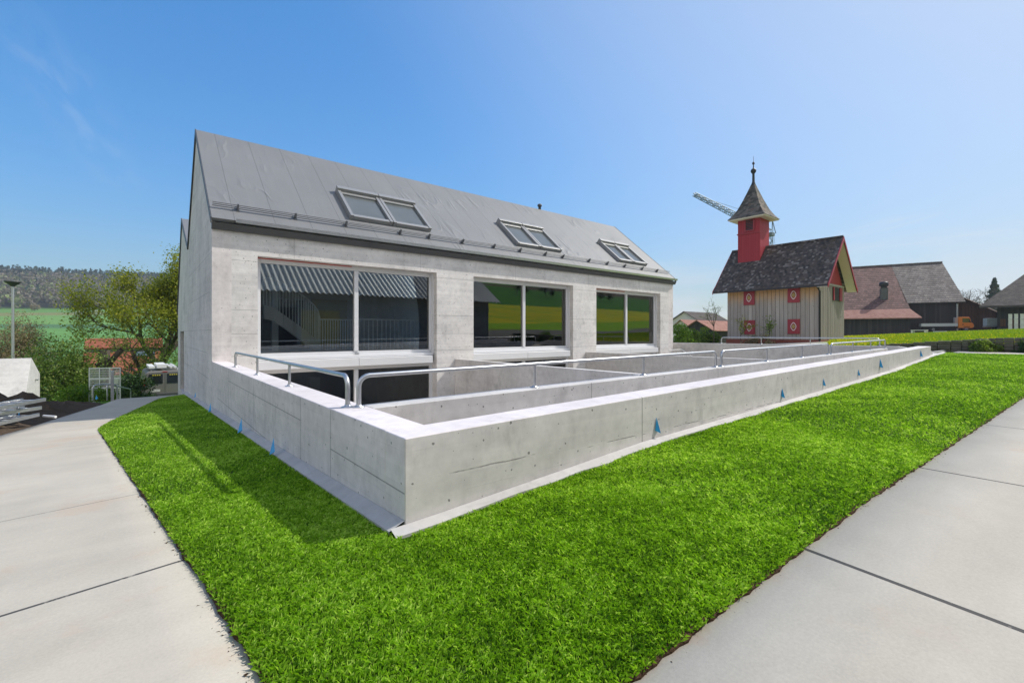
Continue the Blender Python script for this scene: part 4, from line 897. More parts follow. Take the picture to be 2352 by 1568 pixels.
# soil
mb = MB(); us = lin(-6.5,-.75,90); vs = lin(5.6,15.2,120)
import mathutils
def soilz(u, v):
    e = min(max((float(pe(v))-.03-u)/.5, 0), 1); n_ = mathutils.noise.fractal(Vector((u*1.7,v*1.3,3)), .9, 2.2, 6)
    n2 = mathutils.noise.fractal(Vector((u*5.,v*4.,7)), .8, 2.1, 4)
    hp_ = .46*math.exp(-((u+2.25)/.8)**2-((v-12.1)/1.3)**2)+.2*math.exp(-((u+2.3)/.7)**2-((v-9.8)/1.2)**2)+.10*math.exp(-((u+1.5)/.5)**2-((v-13.4)/1.4)**2)
    lowf = 1 if v > 8 else max(0,(v-5.6)/2.4)
    return gz(u,v)-.045+e*(.035+hp_*(1+.5*n_)+.09*abs(n_)*lowf+.045*n2)
for u in us:
    for v in vs: mb.v.append((u,v,soilz(u,v)))
for i in range(89):
    for j in range(119): mb.f.append((i*120+j,(i+1)*120+j,(i+1)*120+j+1,i*120+j+1)); mb.sm.append(False)
mb.build('soil_mound', M['soil'], kind='structure')
# ladders
def ladder(label, R0, R1, w, hgt, group='aluminium ladders stacked on the soil'):
    R0, R1 = Vector(R0), Vector(R1); t_ = (R1-R0).normalized(); s_ = Vector((t_.y,-t_.x,0)).normalized()
    if s_.dot(Vector((R0.x,R0.y,0))) < 0: s_ = -s_
    R1 = R0+t_*max((R1-R0).length, 2.6); o = thing('ladder', label, 'ladder', tuple(R0), 0, group); rl = None
    for q in (0, w): MB().beam(R0+s_*q, R1+s_*q, .022, .052).build('rail', M['steel'], o)
    n_ = int((R1-R0).length/.18)
    first = MB().tube([R0+s_*.01+t_*.08, R0+s_*(w-.01)+t_*.08], .013, 6).build('rung', M['steel'], o)
    for k in range(1, n_):
        c = first.copy(); COL.objects.link(c); c.parent = o; c.location = t_*.18*k*H
for lab, a, c, z_ in (('topmost ladder of the aluminium stack on the soil heap',(104,917),(0,936),-.07),('middle ladder of the aluminium stack, with dark gaps below',(95,936),(0,950),-.19),('lowest ladder of the stack, resting on the soil behind the blue marker',(89,952),(0,972),-.295)):
    ladder(lab, onZ(*a, z_), onZ(*c, z_), .30, .1)
marker('blue plastic marker lying against the ladder stack on the soil', tuple(onZ(40,955,-.30)+Vector((.02,-.06,0))), .13, (-.2,-1,0), 77)
marker('blue plastic marker in the grass under the tubular bike racks', gl(222,908,12.2,.1), .12, (-.2,-1,0), 78)
s = MB(); a, c = onZ(100,955,-.33), onZ(128,957,-.34); s.tube([a,c],.02,8); MB; s.build('pipe', M['alu'], label='short pale plastic pipe lying on dark soil beside ladders', cat='pipe', loc=tuple(a))
# bike racks, post, lattice
def hoop(label, p, q, hgt):
    p, q = Vector(p), Vector(q); up = Vector((0,0,hgt)); t_ = (q-p).normalized(); R = .09; pts = [p]
    for k in range(6):
        a = math.pi/2*k/5; pts.append(p+up+Vector((0,0,-R+R*math.sin(a)))+t_*R*(1-math.cos(a)))
    for k in range(6):
        a = math.pi/2*k/5; pts.append(q+up-t_*R*(1-math.sin(a))+Vector((0,0,-R+R*math.cos(a)*1.)) if False else q+up-t_*R*(1-math.sin(a))+Vector((0,0,-R*(1-math.cos(a)))))
    pts.append(q); MB().tube(pts, .018, 8).build('bike_rack', M['steel'], label=label, cat='bike rack', loc=tuple(p), group='tubular bike racks by the path')
hoop('front tubular steel bike rack hoop beside the grey post', gl(213,918,11.7), gl(269,914,12.2), .40)
hoop('rear tubular steel bike rack hoop, reaching towards the dark bush', gl(246,915,12.4), gl(300,908,14.2), .44)
g = gl(258,920,11.6); MB().box(g[0]-.03,g[0]+.03,g[1]-.03,g[1]+.03,g[2]-.1,g[2]+.74).build('bollard_post', M['dgrey2'] if 'dgrey2' in M else M['steel'], bevel=.01, label='square grey steel post standing among the bike racks', cat='post', loc=g)
A, Bq = Vector(gl(205,880,14.2)), Vector(gl(276,880,14.2)); o = thing('lattice_panel', 'white wire lattice panel standing behind the bike racks', 'panel', tuple(A)); zt2, zb2 = atd(205,846,14.2).z, A.z
s = MB(); 
for z_ in (zb2+.05, (zb2+zt2)/2, zt2-.33, zt2): s.beam((A.x,A.y,z_),(Bq.x,Bq.y,z_+.02),.025,.03)
for f in (0,.33,.66,1.): p = A.lerp(Bq, f); s.box(p.x-.014,p.x+.014,p.y-.014,p.y+.014,zb2-.05,zt2+.02)
s.build('frame', M['whitep'], o); s = MB()
for k in range(1,26): p = A.lerp(Bq, k/26); s.box(p.x-.004,p.x+.004,p.y-.004,p.y+.004,zb2+.05,zt2)
for k in range(1,16): z_ = zb2+.05+(zt2-zb2-.05)*k/16; s.beam((A.x,A.y,z_),(Bq.x,Bq.y,z_),.008,.008)
s.build('wire_mesh', M['whitep'], o)
# van (metres, local x forward away from the camera, y left)
M['vanp'] = plain('grey_beige_car_paint', (.30,.28,.26), .32, .45, .5, .05, 3.); M['tail'] = plain('red_lens', (.45,.02,.02), .2); M['carglass'] = plain('dark_car_glass', (.02,.023,.025), .05, 0., .8, .0)
M['plate'] = plain('number_plate', (.6,.6,.58), .4); M['yel'] = plain('yellow_lettering', (.65,.55,.08), .5)
g = gl(379,880,17.); dv = Vector((g[0],g[1],0)).normalized(); rv = math.atan2(dv.y, dv.x)
o = thing('parked_van', 'grey beige parked van seen from behind, with white gear on its roof rack', 'van', (g[0],g[1],g[2]+.06), rv+rad(4))
sec = [(-.93,.34),(.93,.34),(1.0,.62),(1.0,1.02),(.88,1.70),(.74,1.80),(-.74,1.80),(-.88,1.70),(-1.0,1.02),(-1.0,.62)]
b = MB(); b.prism(sec, 'x', .06, 3.6); b.hexa([(3.6,-.96,.34),(4.7,-.93,.4),(4.7,.93,.4),(3.6,.96,.34),(3.6,-.96,1.1),(4.7,-.9,.95),(4.7,.9,.95),(3.6,.96,1.1)])
b.build('body', M['vanp'], o, k=1, local=True, bevel=.05, seg=2)
for s_ in (-1,1):
    d_ = MB(); d_.hexa([(.03,s_*.015,.5),(.06,s_*.015,.5),(.06,s_*.93,.5),(.03,s_*.93,.5),(.03,s_*.015,1.72),(.06,s_*.015,1.72),(.06,s_*.82,1.72),(.03,s_*.82,1.72)]) ; dd = d_.build('rear_door', M['vanp'], o, k=1, local=True)
    w_ = MB(); w_.hexa([(.012,s_*.10,1.08),(.03,s_*.10,1.08),(.03,s_*.84,1.08),(.012,s_*.84,1.08),(.012,s_*.10,1.64),(.03,s_*.10,1.64),(.03,s_*.72,1.64),(.012,s_*.72,1.64)]); ww = w_.build('window', M['carglass'], dd, k=1, local=True, bevel=.005)
    y_ = MB()
    for k in range(4): y_.box(.006,.0115,s_*(.24+.1*k)-.034,s_*(.24+.1*k)+.034,1.55,1.605)
    y_.build('lettering', M['yel'], ww, k=1, local=True)
    MB().box(.02,.06,s_*.955-.045,s_*.955+.045,1.0,1.38).build('tail_light', M['tail'], o, k=1, local=True, bevel=.01)
    for x_ in (.75,3.8): MB().wheel((x_,s_*.86,.33),(0,1,0),.33,.22).build('wheel', M['black'], o, k=1, local=True)
    MB().tube([(.25,s_*.62,1.8),(.25,s_*.62,1.93),(3.2,s_*.62,1.93),(3.2,s_*.62,1.8)],.02,6).build('roof_rack', M['steel'], o, k=1, local=True)
MB().box(-.06,.06,-.95,.95,.36,.54).build('bumper', M['dgrey'], o, k=1, local=True, bevel=.03); MB().box(.005,.028,.22,.66,.62,.76).build('number_plate', M['plate'], o, k=1, local=True); MB().box(.01,.05,-.12,.12,1.735,1.775).build('brake_light', M['tail'], o, k=1, local=True)
b = MB(); b.tube([(.2,-.5,2.0),(3.1,-.5,2.0)],.07,8); b.tube([(.1,-.3,2.0),(3.1,-.3,2.0)],.06,8); b.box(.3,2.8,-.1,.35,1.96,2.16); b.box(.15,2.9,.45,.72,1.96,2.08)
b.build('roof_load', M['whitep'], o, k=1, local=True)
# ------------------------------------------------------------------ wooden chapel-like granary
M['siding'] = boards('weathered_siding', (.28,.242,.218), (.53,.475,.43), (0,1), .30, top=(3.25,4.7,(.64,.37,.18)), bumpd=.02)
M['siding2'] = boards('grey_battens', (.33,.30,.275), (.54,.50,.47), (1,0), .19, gapc=.05, bumpd=.03)
M['red'] = plain('oxblood_paint', (.33,.035,.05), .5, 0., .4, .14, 5.); M['redb'] = boards('red_boards', (.33,.035,.05), (.40,.048,.062), (.7071,.7071), .14, gapc=.45, rough=.55)
M['cream'] = plain('cream_paint', (.82,.73,.70), .6, 0., .3, .1, 6.); M['ochre'] = plain('ochre_paint', (.42,.30,.10), .6)
M['tdark'] = tiles('old_dark_tiles', [(.035,.03,.03),(.075,.065,.06),(.12,.095,.085),(.36,.33,.29)], (0,1), .17, .15, .55, moss=(.10,.075,.05), bumpd=.05)
M['tspire'] = tiles('spire_shingles', [(.05,.045,.04),(.11,.10,.085),(.20,.175,.15),(.16,.08,.06)], (.7071,.7071), .16, .17, .6, bumpd=.05)
M['plinth'] = plain('red_brown_plinth', (.24,.075,.055), .8, 0., .2, .2, 4.); M['iron'] = plain('dark_iron', (.03,.03,.035), .5, .3)
UC, VC0, VC1, UC1 = 25.4, 7.7, 12.12, 29.1; UR = (UC+UC1)/2
zc = .55
ch = thing('wooden_chapel', 'tall old wooden building with red bell turret and pointed spire', 'chapel', (UC,VC0,zc-.3))
b = MB(); b.box(UC,UC1,VC0,VC1,zc+.10,3.42); b.build('wall', M['siding'], ch)
MB().box(UC-.05,UC1+.05,VC0-.05,VC1+.05,zc-.9,zc+.099).build('plinth', M['plinth'], ch)
g = MB()
for k in range(19):
    x = UC+.03+k*.2; g.box(x,x+.085,VC0-.035,VC0-.002,zc+.1,3.38)
g.box(UC-.03,UC1+.03,VC0-.05,VC0-.002,3.38,3.47)
g.build('gable_batten', M['siding2'], ch)
for v_ in (VC0+.02, VC1-.14): MB().prism([(UC+.02,3.425),(UC1-.02,3.425),(UR,5.55)], 'y', v_, v_+.12).build('gable_panel', M['redb'], ch)
# roof with flared eaves
vr0, vr1 = VC0-.50, VC1+.6; zR = 5.78
prof = [(UC-.48,3.27),(UC-.12,3.62),(UC+.5,4.32),(UR,zR)]
def roofside(s_):
    b = MB(); P = [((u if s_ < 0 else 2*UR-u), z) for u, z in prof]
    for (ua,za),(ub,zb_) in zip(P[:-1],P[1:]):
        b.hexa([(ua,vr0,za-.07),(ua,vr1,za-.07),(ub,vr1,zb_-.07),(ub,vr0,zb_-.07),(ua,vr0,za+.02),(ua,vr1,za+.02),(ub,vr1,zb_+.02),(ub,vr0,zb_+.02)])
    return b
b = roofside(-1); b2 = roofside(1); b.add(b2.v, b2.f); b.prism([(UR-.07,zR+.0),(UR+.07,zR+.0),(UR+.03,zR+.09),(UR-.03,zR+.09)], 'y', vr0, vr1)
rf = b.build('roof', M['tdark'], ch)
for s_ in (-1,1):     # cream soffit under the gable overhang and red bargeboards
    P = [((u if s_ < 0 else 2*UR-u), z) for u, z in prof]; BB = [MB() for _ in range(4)]
    for (ua,za),(ub,zb_) in zip(P[:-1],P[1:]):
        for q0, q1, bb, e0, e1 in ((vr0+.03,VC0-.055,BB[0],-.10,-.072),(vr0-.035,vr0-.002,BB[1],-.15,.035),(VC1+.03,vr1-.03,BB[2],-.10,-.072),(vr1+.002,vr1+.03,BB[3],-.15,.035)):
            bb.hexa([(ua,q0,za+e0),(ua,q1,za+e0),(ub,q1,zb_+e0),(ub,q0,zb_+e0),(ua,q0,za+e1),(ua,q1,za+e1),(ub,q1,zb_+e1),(ub,q0,zb_+e1)])
    for k_ in range(4): BB[k_].build('bargeboard' if k_%2 else 'soffit', M['red' if k_%2 else 'cream'], ch)
MB().box(UC-.49,UC-.40,vr0,vr1,3.19,3.275).build('gutter', M['iron'], rf)
def emb(v, z, w, h_):
    sh = MB().box(UC-.055,UC-.002,v-w/2,v+w/2,z-h_/2,z+h_/2).build('shutter', M['red'], ch, bevel=.01)
    for nm, m_, r0, r1, dep in (('emblem_ring','cream',.235,.19,.068),('emblem_boss','ochre',.135,0,.07)):
        s = MB(); n = 24; O = []; I = []
        for k in range(n):
            a = k*2*math.pi/n; pt = 1+.22*abs(math.sin(a))**6 if r1 else 1.
            O.append((UC-dep, v+w*r0*math.cos(a), z+h_*r0*1.0*pt*math.sin(a))); 
            if r1: I.append((UC-dep, v+w*r1*math.cos(a), z+h_*r1*1.0*pt*math.sin(a)))
        back = lambda q: (UC-.056,)+q[1:]
        if r1: s.add(O+I+[back(q) for q in O], [(k,(k+1)%n,n+(k+1)%n,n+k) for k in range(n)]+[(k,(k+1)%n,2*n+(k+1)%n,2*n+k) for k in range(n)])
        else: s.add(O+[back(q) for q in O], [tuple(range(n))]+[(k,(k+1)%n,n+(k+1)%n,n+k) for k in range(n)])
        s.build(nm, M[m_], sh)
def cpx(cx, cy): return 2550/1.63265+cx/1.96/1.63265, 550/1.63265+cy/1.96/1.63265
for x0,x1,y0,y1 in ((470,550,1057,1163),(793,882,1035,1145),(473,552,1275,1378),(793,882,1267,1375)):
    a = onU(*cpx(x0,(y0+y1)/2), UC); c = onU(*cpx(x1,(y0+y1)/2), UC); m_ = onU(*cpx((x0+x1)/2,y0), UC); n_ = onU(*cpx((x0+x1)/2,y1), UC); emb((a.y+c.y)/2, (m_.z+n_.z)/2, abs(a.y-c.y), m_.z-n_.z)
dp = onU(*cpx(1030,1200), UC).y; MB().tube([(UC-.06,dp,zc),(UC-.06,dp,3.0),(UC-.42,dp,3.2)],.04,8).build('downpipe', M['iron'], ch)
a = onV(*cpx(1115,1030), VC0); c = onV(*cpx(1168,1135), VC0)
op = MB().box(a.x,c.x,VC0-.06,VC0-.036,c.z,a.z).build('loft_opening', M['black'], ch); 
for x0, x1 in ((a.x,a.x+.14),(c.x-.16,c.x+.22)): MB().box(x0,x1,VC0-.10,VC0-.061,c.z,a.z).build('hatch', M['red'], op)
# bell turret
t0, t1, q0, q1 = 26.5, 27.7, 10.85, 12.05; tw = MB().box(t0,t1,q0,q1,4.7,7.56).build('bell_turret', M['redb'], ch)
s = MB().box(t0-.045,t0-.003,q0-.04,q1+.04,6.55,6.62); s.box(t0-.05,t0-.003,11.15,11.68,6.68,6.75); s.box(t0-.05,t0-.003,11.12,11.20,6.75,7.42); s.box(t0-.05,t0-.003,11.60,11.68,6.75,7.42); s.box(t0-.05,t0-.003,11.20,11.60,7.35,7.42); s.build('trim', M['red'], tw)
s = MB()
for k in range(7): s.beam((t0-.02,11.20,6.78+k*.085),(t0-.02,11.60,6.78+k*.085),.03,.05)
s.build('louvre', M['iron'], tw)
cx, cy = (t0+t1)/2, (q0+q1)/2; sp = MB(); pr = [(1.02,7.42),(.82,7.66),(.62,8.0),(.42,8.5),(.24,9.0),(.10,9.42)]
sp.lathe((cx,cy,0), [(r_*1.414,z) for r_, z in pr], 4, math.pi/4, False); spo = sp.build('spire', M['tspire'], ch)
MB().lathe((cx,cy,0), [(1.36,7.36),(1.40,7.418)], 4, math.pi/4, False).build('eave_board', M['cream'], tw)
MB().lathe((cx,cy,0), [(.14,9.38),(.07,9.6),(.06,10.05),(.07,10.06),(.13,10.14),(.15,10.22),(.12,10.30),(.04,10.36),(.02,10.55),(.06,10.60),(.07,10.65),(.05,10.70),(.012,10.74),(.008,11.05)], 12).build('finial', M['iron2'] if 'iron2' in M else M['iron'], spo)
# ------------------------------------------------------------------ big barn (local frame: +y along the ridge, +x away)
M['dwood'] = boards('dark_barn_boards', (.022,.022,.024), (.075,.07,.068), (0,1), .30); M['bwood'] = boards('brown_barn_boards', (.065,.035,.024), (.13,.07,.048), (.5,.85), .35)
M['tgrey'] = tiles('grey_brown_tiles', [(.10,.085,.075),(.18,.155,.14),(.27,.235,.21)], (0,1), .5, .42, .45, moss=(.075,.065,.058), bumpd=.12, mortar=.9)
M['tred'] = tiles('red_brown_tiles', [(.10,.055,.047),(.165,.088,.075),(.235,.135,.115)], (0,1), .45, .42, .45, bumpd=.12, mortar=.85)
M['tpk'] = tiles('new_pale_tiles', [(.30,.14,.105),(.36,.185,.145),(.41,.22,.175)], (0,1), .4, .22, .5, bumpd=.03, mortar=.3)
E = (70.,7.4); br = thing('barn', 'large dark wooden barn with half grey, half red tiled roof', 'barn', (E[0],E[1],0), rad(20))
sl_ = .627; Y1 = 4.9; Y2 = 21
def rz(x): return 4.44+sl_*x
def rslab(m, x0, x1, y0, y1, y0b=None, th=.12, lift=0., nm='roof', par=None):
    y0b = y0 if y0b is None else y0b
    return MB().hexa([(x0,y0b,rz(x0)-th+lift),(x1,y0,rz(x1)-th+lift),(x1,y1,rz(x1)-th+lift),(x0,y1,rz(x0)-th+lift),(x0,y0b,rz(x0)+lift),(x1,y0,rz(x1)+lift),(x1,y1,rz(x1)+lift),(x0,y1,rz(x0)+lift)]).build(nm, m, br, local=True)
rg = rslab(M['tgrey'], 0, 8.6, -.1, Y1); rr_ = rslab(M['tred'], -1.2, 8.6, Y1+.01, Y2, Y1-.15)
zz = lambda x: 3.69+(x+1.2)*.605
MB().hexa([(-3.05,4.15,2.55),(-1.2,4.76,3.57),(-1.2,Y2,3.57),(-3.05,Y2,2.55),(-3.05,4.1,2.66),(-1.2,4.76,3.69),(-1.2,Y2,3.69),(-3.05,Y2,2.66)]).build('lower_roof', M['tpk'], br, local=True)
MB().hexa([(17.2,-.1,4.3),(8.6,-.1,rz(8.6)-.12),(8.6,Y2,rz(8.6)-.12),(17.2,Y2,4.3),(17.2,-.1,4.42),(8.6,-.1,rz(8.6)),(8.6,Y2,rz(8.6)),(17.2,Y2,4.42)]).build('rear_roof', M['tgrey'], br, local=True)
MB().box(8.45,8.75,-.1,Y2,9.80,9.95).build('ridge_tiles', M['tgrey'], rg, local=True)
b = MB(); b.prism([(.5,0),(16.8,0),(16.8,4.3),(8.6,9.6),(.5,4.5)], 'y', .4, Y2-.3); b.build('wall', M['dwood'], br, local=True)
MB().box(-2.45,.499,4.95,Y2-.3,0,2.72).build('lean_to_wall', M['dwood'], br, local=True)
gd = MB(); gd.box(.44,.49,2.6,4.5,1.0,3.2); gd.build('barn_door', M['dwood2'] if 'dwood2' in M else M['dwood'], br, local=True)
MB().tube([(.30,.5,1.0),(.30,.5,4.2)],.09,8).build('downpipe', M['steel'], br, local=True)
# chimney on the red roof: where the sight line meets the roof plane
def onbarn(px, py):
    r = ray(px, py); c_, s_ = math.cos(rad(20)), math.sin(rad(20)); lx = lambda d: (r.x*d-E[0])*c_+(r.y*d-E[1])*s_; ly = lambda d: -(r.x*d-E[0])*s_+(r.y*d-E[1])*c_
    lo_, hi_ = 40., 90.
    for _ in range(40):
        d = (lo_+hi_)/2
        if 1+r.z*d > rz(lx(d)): lo_ = d
        else: hi_ = d
    return lx(d), ly(d)
x_, y_ = onbarn(2030, 684)
cmo = MB(); cmo.box(x_-.35,x_+.35,y_-.35,y_+.35,rz(x_)-.5,rz(x_)+1.15); chm = cmo.build('chimney', M['black2'] if 'black2' in M else M['dgrey'], br, local=True)
MB().lathe((x_,y_,rz(x_)+1.15), [(.3,0),(.3,.2),(.45,.25),(.45,.6),(.36,.75),(.15,.8)], 10).build('cowl', M['iron'], chm, local=True)
# brown lean-to shed right of the barn
b = MB(); U0 = 74.
P = [onU(2150,684,U0),onU(2212,683,U0),onU(2288,715,U0)]; zb_ = .9
lt = thing('brown_shed', 'brown boarded lean-to shed with sloping roof, right of the barn behind the orange truck', 'shed', (U0,P[2].y,zb_))
b.prism([(P[0].y,zb_),(P[0].y,P[0].z-.1),(P[1].y,P[1].z-.1),(P[2].y,P[2].z-.1),(P[2].y,zb_)], 'x', U0, U0+6); b.build('wall', M['bwood'], lt)
m_ = onU(2245,730,U0); b = MB().box(U0-.12,U0-.002,m_.y,P[0].y,zb_,onU(2245,696,U0).z-.1); b.build('front_panel', M['bwood'], lt)
b = MB(); pa, pc = P[1], P[2]; dz = (pc.z-pa.z)/(pc.y-pa.y); ye = pc.y-.35; ze = pc.z+dz*-.35
b.hexa([(U0-.4,pa.y,pa.z-.12),(U0-.4,ye,ze-.12),(U0+6,ye,ze-.12),(U0+6,pa.y,pa.z-.12),(U0-.4,pa.y,pa.z),(U0-.4,ye,ze),(U0+6,ye,ze),(U0+6,pa.y,pa.z)]); b.build('roof', M['bwood'], lt)
MB().beam((U0-.2,onU(2232,697,U0-.2).y,onU(2232,697,U0-.2).z),(U0-.2,onU(2246,697,U0-.2).y,onU(2232,697,U0-.2).z),.1,.12).build('beam', M['bwood'], lt)
# farmhouse at the right edge
M['tbrn'] = tiles('dark_brown_tiles', [(.06,.05,.045),(.10,.085,.075),(.15,.13,.115)], (0,1), .35, .20, .45, bumpd=.05, mortar=.6)
A, B2, C2, D2 = onU(2249,703,62), onU(2490,700,62), onU(2560,556,70), onU(2442,566,70); zE = A.z; B2 = Vector((62, A.y-24, zE)); C2 = Vector((70, A.y-24+(A.y-D2.y), D2.z))
fm = thing('old_farmhouse', 'old farmhouse with huge dark tiled roof, cut by the right picture edge', 'house', (62,B2.y,1.2))
def qslab(pts, th): return MB().hexa([(p[0],p[1],p[2]-th) for p in pts]+[tuple(p) for p in pts])
R = [(62,A.y,zE),(62,B2.y,zE),(70,C2.y,D2.z),(70,D2.y,D2.z)]; qslab(R,.18).build('roof', M['tbrn'], fm)
qslab([(78,A.y,zE),(78,B2.y,zE),(70,C2.y,D2.z),(70,D2.y,D2.z)],.18).build('rear_roof', M['tbrn'], fm)
MB().box(63.2,77,B2.y+1.1,A.y-1.1,.8,zE+.3).build('wall', M['dwood'], fm)
for k in range(7): y0 = A.y-1.3-k*.75; MB().box(63.1,63.19,y0-.35,y0,1.6,2.3).build('shutter', M['bwood'], fm)
# truck (metres, local x forward)
M['orange'] = plain('orange_truck_paint', (.72,.19,.015), .35, 0., .5, .05); M['bed'] = plain('light_grey_bed', (.52,.53,.54), .5, .2)
tp = atd(2176,760,49.); zt_ = gz(tp.x,tp.y); tr = thing('orange_truck', 'small orange truck with a light grey flatbed, parked before the barn', 'truck', (tp.x,tp.y,zt_-.02), rad(-72))
cab = MB().prism([(1.15,.62),(2.75,.62),(2.95,.75),(2.98,1.15),(2.72,1.55),(2.50,2.28),(2.38,2.42),(1.25,2.42),(1.15,2.3)], 'y', -.95, .95).build('cab', M['orange'], tr, k=1, local=True, bevel=.05)
for s_ in (-1,1):
    MB().prism([(1.62,1.52),(2.62,1.52),(2.44,2.14),(1.62,2.2)], 'y', *(sorted((s_*.952,s_*.962)))).build('side_window', M['carglass'], cab, k=1, local=True)
    MB().box(1.62,1.76,*sorted((s_*.952,s_*.965)),1.12,1.26).build('handle', M['black'], cab, k=1, local=True)
    MB().box(2.60,2.78,*sorted((s_*1.05,s_*1.22)),1.55,1.98).build('mirror', M['black'], cab, k=1, local=True, bevel=.02)
    MB().box(2.94,3.01,*sorted((s_*.60,s_*.90)),.80,1.02).build('headlight', M['chrome'], cab, k=1, local=True, bevel=.01)
    for x_ in (-1.9,2.12):
        w_ = MB().wheel((x_,s_*.80,.40),(0,1,0),.40,.26).build('wheel', M['black'], tr, k=1, local=True); MB().wheel((x_,s_*.90,.40),(0,1,0),.22,.10,14).build('rim', M['steel2'], w_, k=1, local=True)
    MB().box(1.75,2.5,*sorted((s_*.93,s_*1.0)),.78,.86).build('wheel_arch', M['black'], cab, k=1, local=True)
MB().hexa([(2.66,-.82,1.62),(2.72,-.82,1.56),(2.72,.82,1.56),(2.66,.82,1.62),(2.52,-.80,2.25),(2.56,-.80,2.2),(2.56,.80,2.2),(2.52,.80,2.25)]).build('windscreen', M['carglass'], cab, k=1, local=True)
MB().box(-3.3,2.6,-.42,.42,.55,.78).build('chassis', M['black'], tr, k=1, local=True)
bd = MB().box(-3.45,1.05,-1.05,1.05,.90,1.02); bd.box(-3.45,1.05,-1.05,-1.0,1.02,1.40); bd.box(-3.45,1.05,1.0,1.05,1.02,1.40); bd.box(-3.45,-3.40,-1.0,1.0,1.02,1.40); bd.box(1.0,1.05,-1.0,1.0,1.02,1.40); bd.build('flatbed', M['bed'], tr, k=1, local=True)
s = MB()
for y_ in (-.95,-.32,.32,.95): s.box(.96,1.02,y_-.03,y_+.03,1.4,2.38)
s.box(.96,1.02,-.92,.92,2.30,2.38); s.box(.96,1.02,-.92,.92,1.85,1.90); s.build('headboard', M['bed'], tr, k=1, local=True)
# trailer, crates, table, box
tp = atd(2289,755,45.); o = thing('car_trailer', 'small car trailer with grey tarpaulin box right of the truck', 'trailer', (tp.x,tp.y,gz(tp.x,tp.y)), rad(-68))
M['tarp'] = plain('grey_tarpaulin', (.38,.39,.38), .6, 0., .3, .2, 3.)
MB().box(-1.3,1.2,-.75,.75,.55,1.75).build('tarpaulin_box', M['tarp'], o, k=1, local=True, bevel=.04); MB().prism([(1.2,.55),(2.1,.55),(1.3,1.5),(1.2,1.5)], 'y', -.7,.7).build('nose', M['bed'], o, k=1, local=True)
for s_ in (-1,1): MB().wheel((0,s_*.8,.32),(0,1,0),.32,.2,14).build('wheel', M['black'], o, k=1, local=True)
MB().box(-1.35,2.2,-.72,.72,.42,.54).build('chassis', M['steel'], o, k=1, local=True); MB().tube([(2.0,0,.48),(3.0,0,.48)],.05,6).build('drawbar', M['steel'], o, k=1, local=True)
M['crate'] = plain('white_crate', (.72,.70,.66), .6, 0., .3, .1, 2.); M['crated'] = plain('grey_crate_slot', (.25,.24,.22), .7)
cr0 = onU(2316,752,56); zc0 = gz(56,cr0.y)
pos = [('leftmost','second','third','rightmost visible','hidden fifth')[i] for i in range(5)]; rowl = ('bottom','middle','top')
for i in range(5):
    for j in range(3):
        y0 = cr0.y-i*.33; z0 = zc0+.12+j*.44; o = MB().box(56,56.3,y0-.20,y0,z0,z0+.40).box(55.97,55.999,y0-.21,y0+.01,z0+.36,z0+.415).box(55.97,55.999,y0-.21,y0+.01,z0-.015,z0+.03).build('white_crate', M['crate'], label='white crate in the %s row, %s column of the stack before the farmhouse' % (rowl[j], pos[i]), cat='crate', loc=(56,y0,z0), group='white crates stacked before the farmhouse')
a, c = onU(2093,757.5,62), onU(2129,757.5,62); zt_ = a.z; za = gz(62,a.y)-.05
o = thing('garden_table', 'pale table standing at the dark barn wall left of the truck', 'table', (62,a.y,za)); MB().box(61.7,62.7,c.y,a.y,zt_-.07,zt_).build('tabletop', M['crate'], o)
for y0 in (c.y+.1,a.y-.1):
    for x0 in (61.8,62.6): MB().box(x0-.06,x0+.06,y0-.08,y0+.08,za,zt_-.071).build('leg', M['crate'], o)
a, c = onU(2143,761,61), onU(2172,761,61); MB().box(61,61.8,c.y,a.y,gz(61,a.y)-.1,a.z+.03).build('planter_box', M['bed'], bevel=.03, label='low light grey box in front of the truck wheels', cat='box', loc=(61,c.y,gz(61,a.y)))
# rubble wall at the meadow edge, with ivy
M['stone'] = plain('rubble_stone', (.13,.125,.095), .9, 0., .2, .4, 3., .8); rng = np.random.default_rng(8); b = MB()
v = -2.2
while v < 3.7:
    z0 = .44
    ztop = float(np.interp(v, [-2.2,1.2,3.6], [.98,.86,.64])); v2 = v+rng.uniform(.12,.30)
    while z0 < ztop-.02:
        h_ = min(rng.uniform(.05,.11), ztop-z0); j = rng.uniform(-.02,.02,4); x0 = 17.93+rng.uniform(-.03,.02)
        b.hexa([(x0,v+.004,z0+.003),(18.14,v+.004,z0+.003),(18.14,v2-.004,z0+.003),(x0+j[0],v2-.004,z0+.003),(x0+.01,v+.008+j[1]*.3,z0+h_-.003),(18.14,v+.008,z0+h_-.003),(18.14,v2-.008,z0+h_-.003),(x0+.01+j[2],v2-.008,z0+h_-.003)]); z0 += h_
    v = v2
rwall = b.build('rubble_wall', M['stone'], bevel=.014, seg=1, label='low overgrown rubble wall holding up the meadow beyond the lawn', cat='wall', loc=(18,0,.45))
for k, (y0, l, m_, lab) in enumerate(((-.55,.75,'ldark','dark ivy clump over the wall at the right picture edge'),(.55,.55,'ldark','dark ivy tumbling down the middle of the rubble wall'),(1.5,.45,'lgrn','thin green creeper at the left part of the rubble wall'),(-1.5,.8,'ldark','dark ivy at the far right end of the rubble wall'))):
    bush('ivy', lab, (17.85,y0,.45), .45, l*1.2, .62-.06*k if k < 2 else .5, 70+k, m_, .075, 6000, 34, .34, stems=False, group='ivy on the rubble wall', cat='ivy')
bush('wild_shrub', 'yellow-green wild shrub on top of the meadow edge, far right', (18.6,.15,gz(18.6,.15)), .7, .6, .5, 75, 'lbri', .07, 2200, 16, .4, group='shrubs around the site')
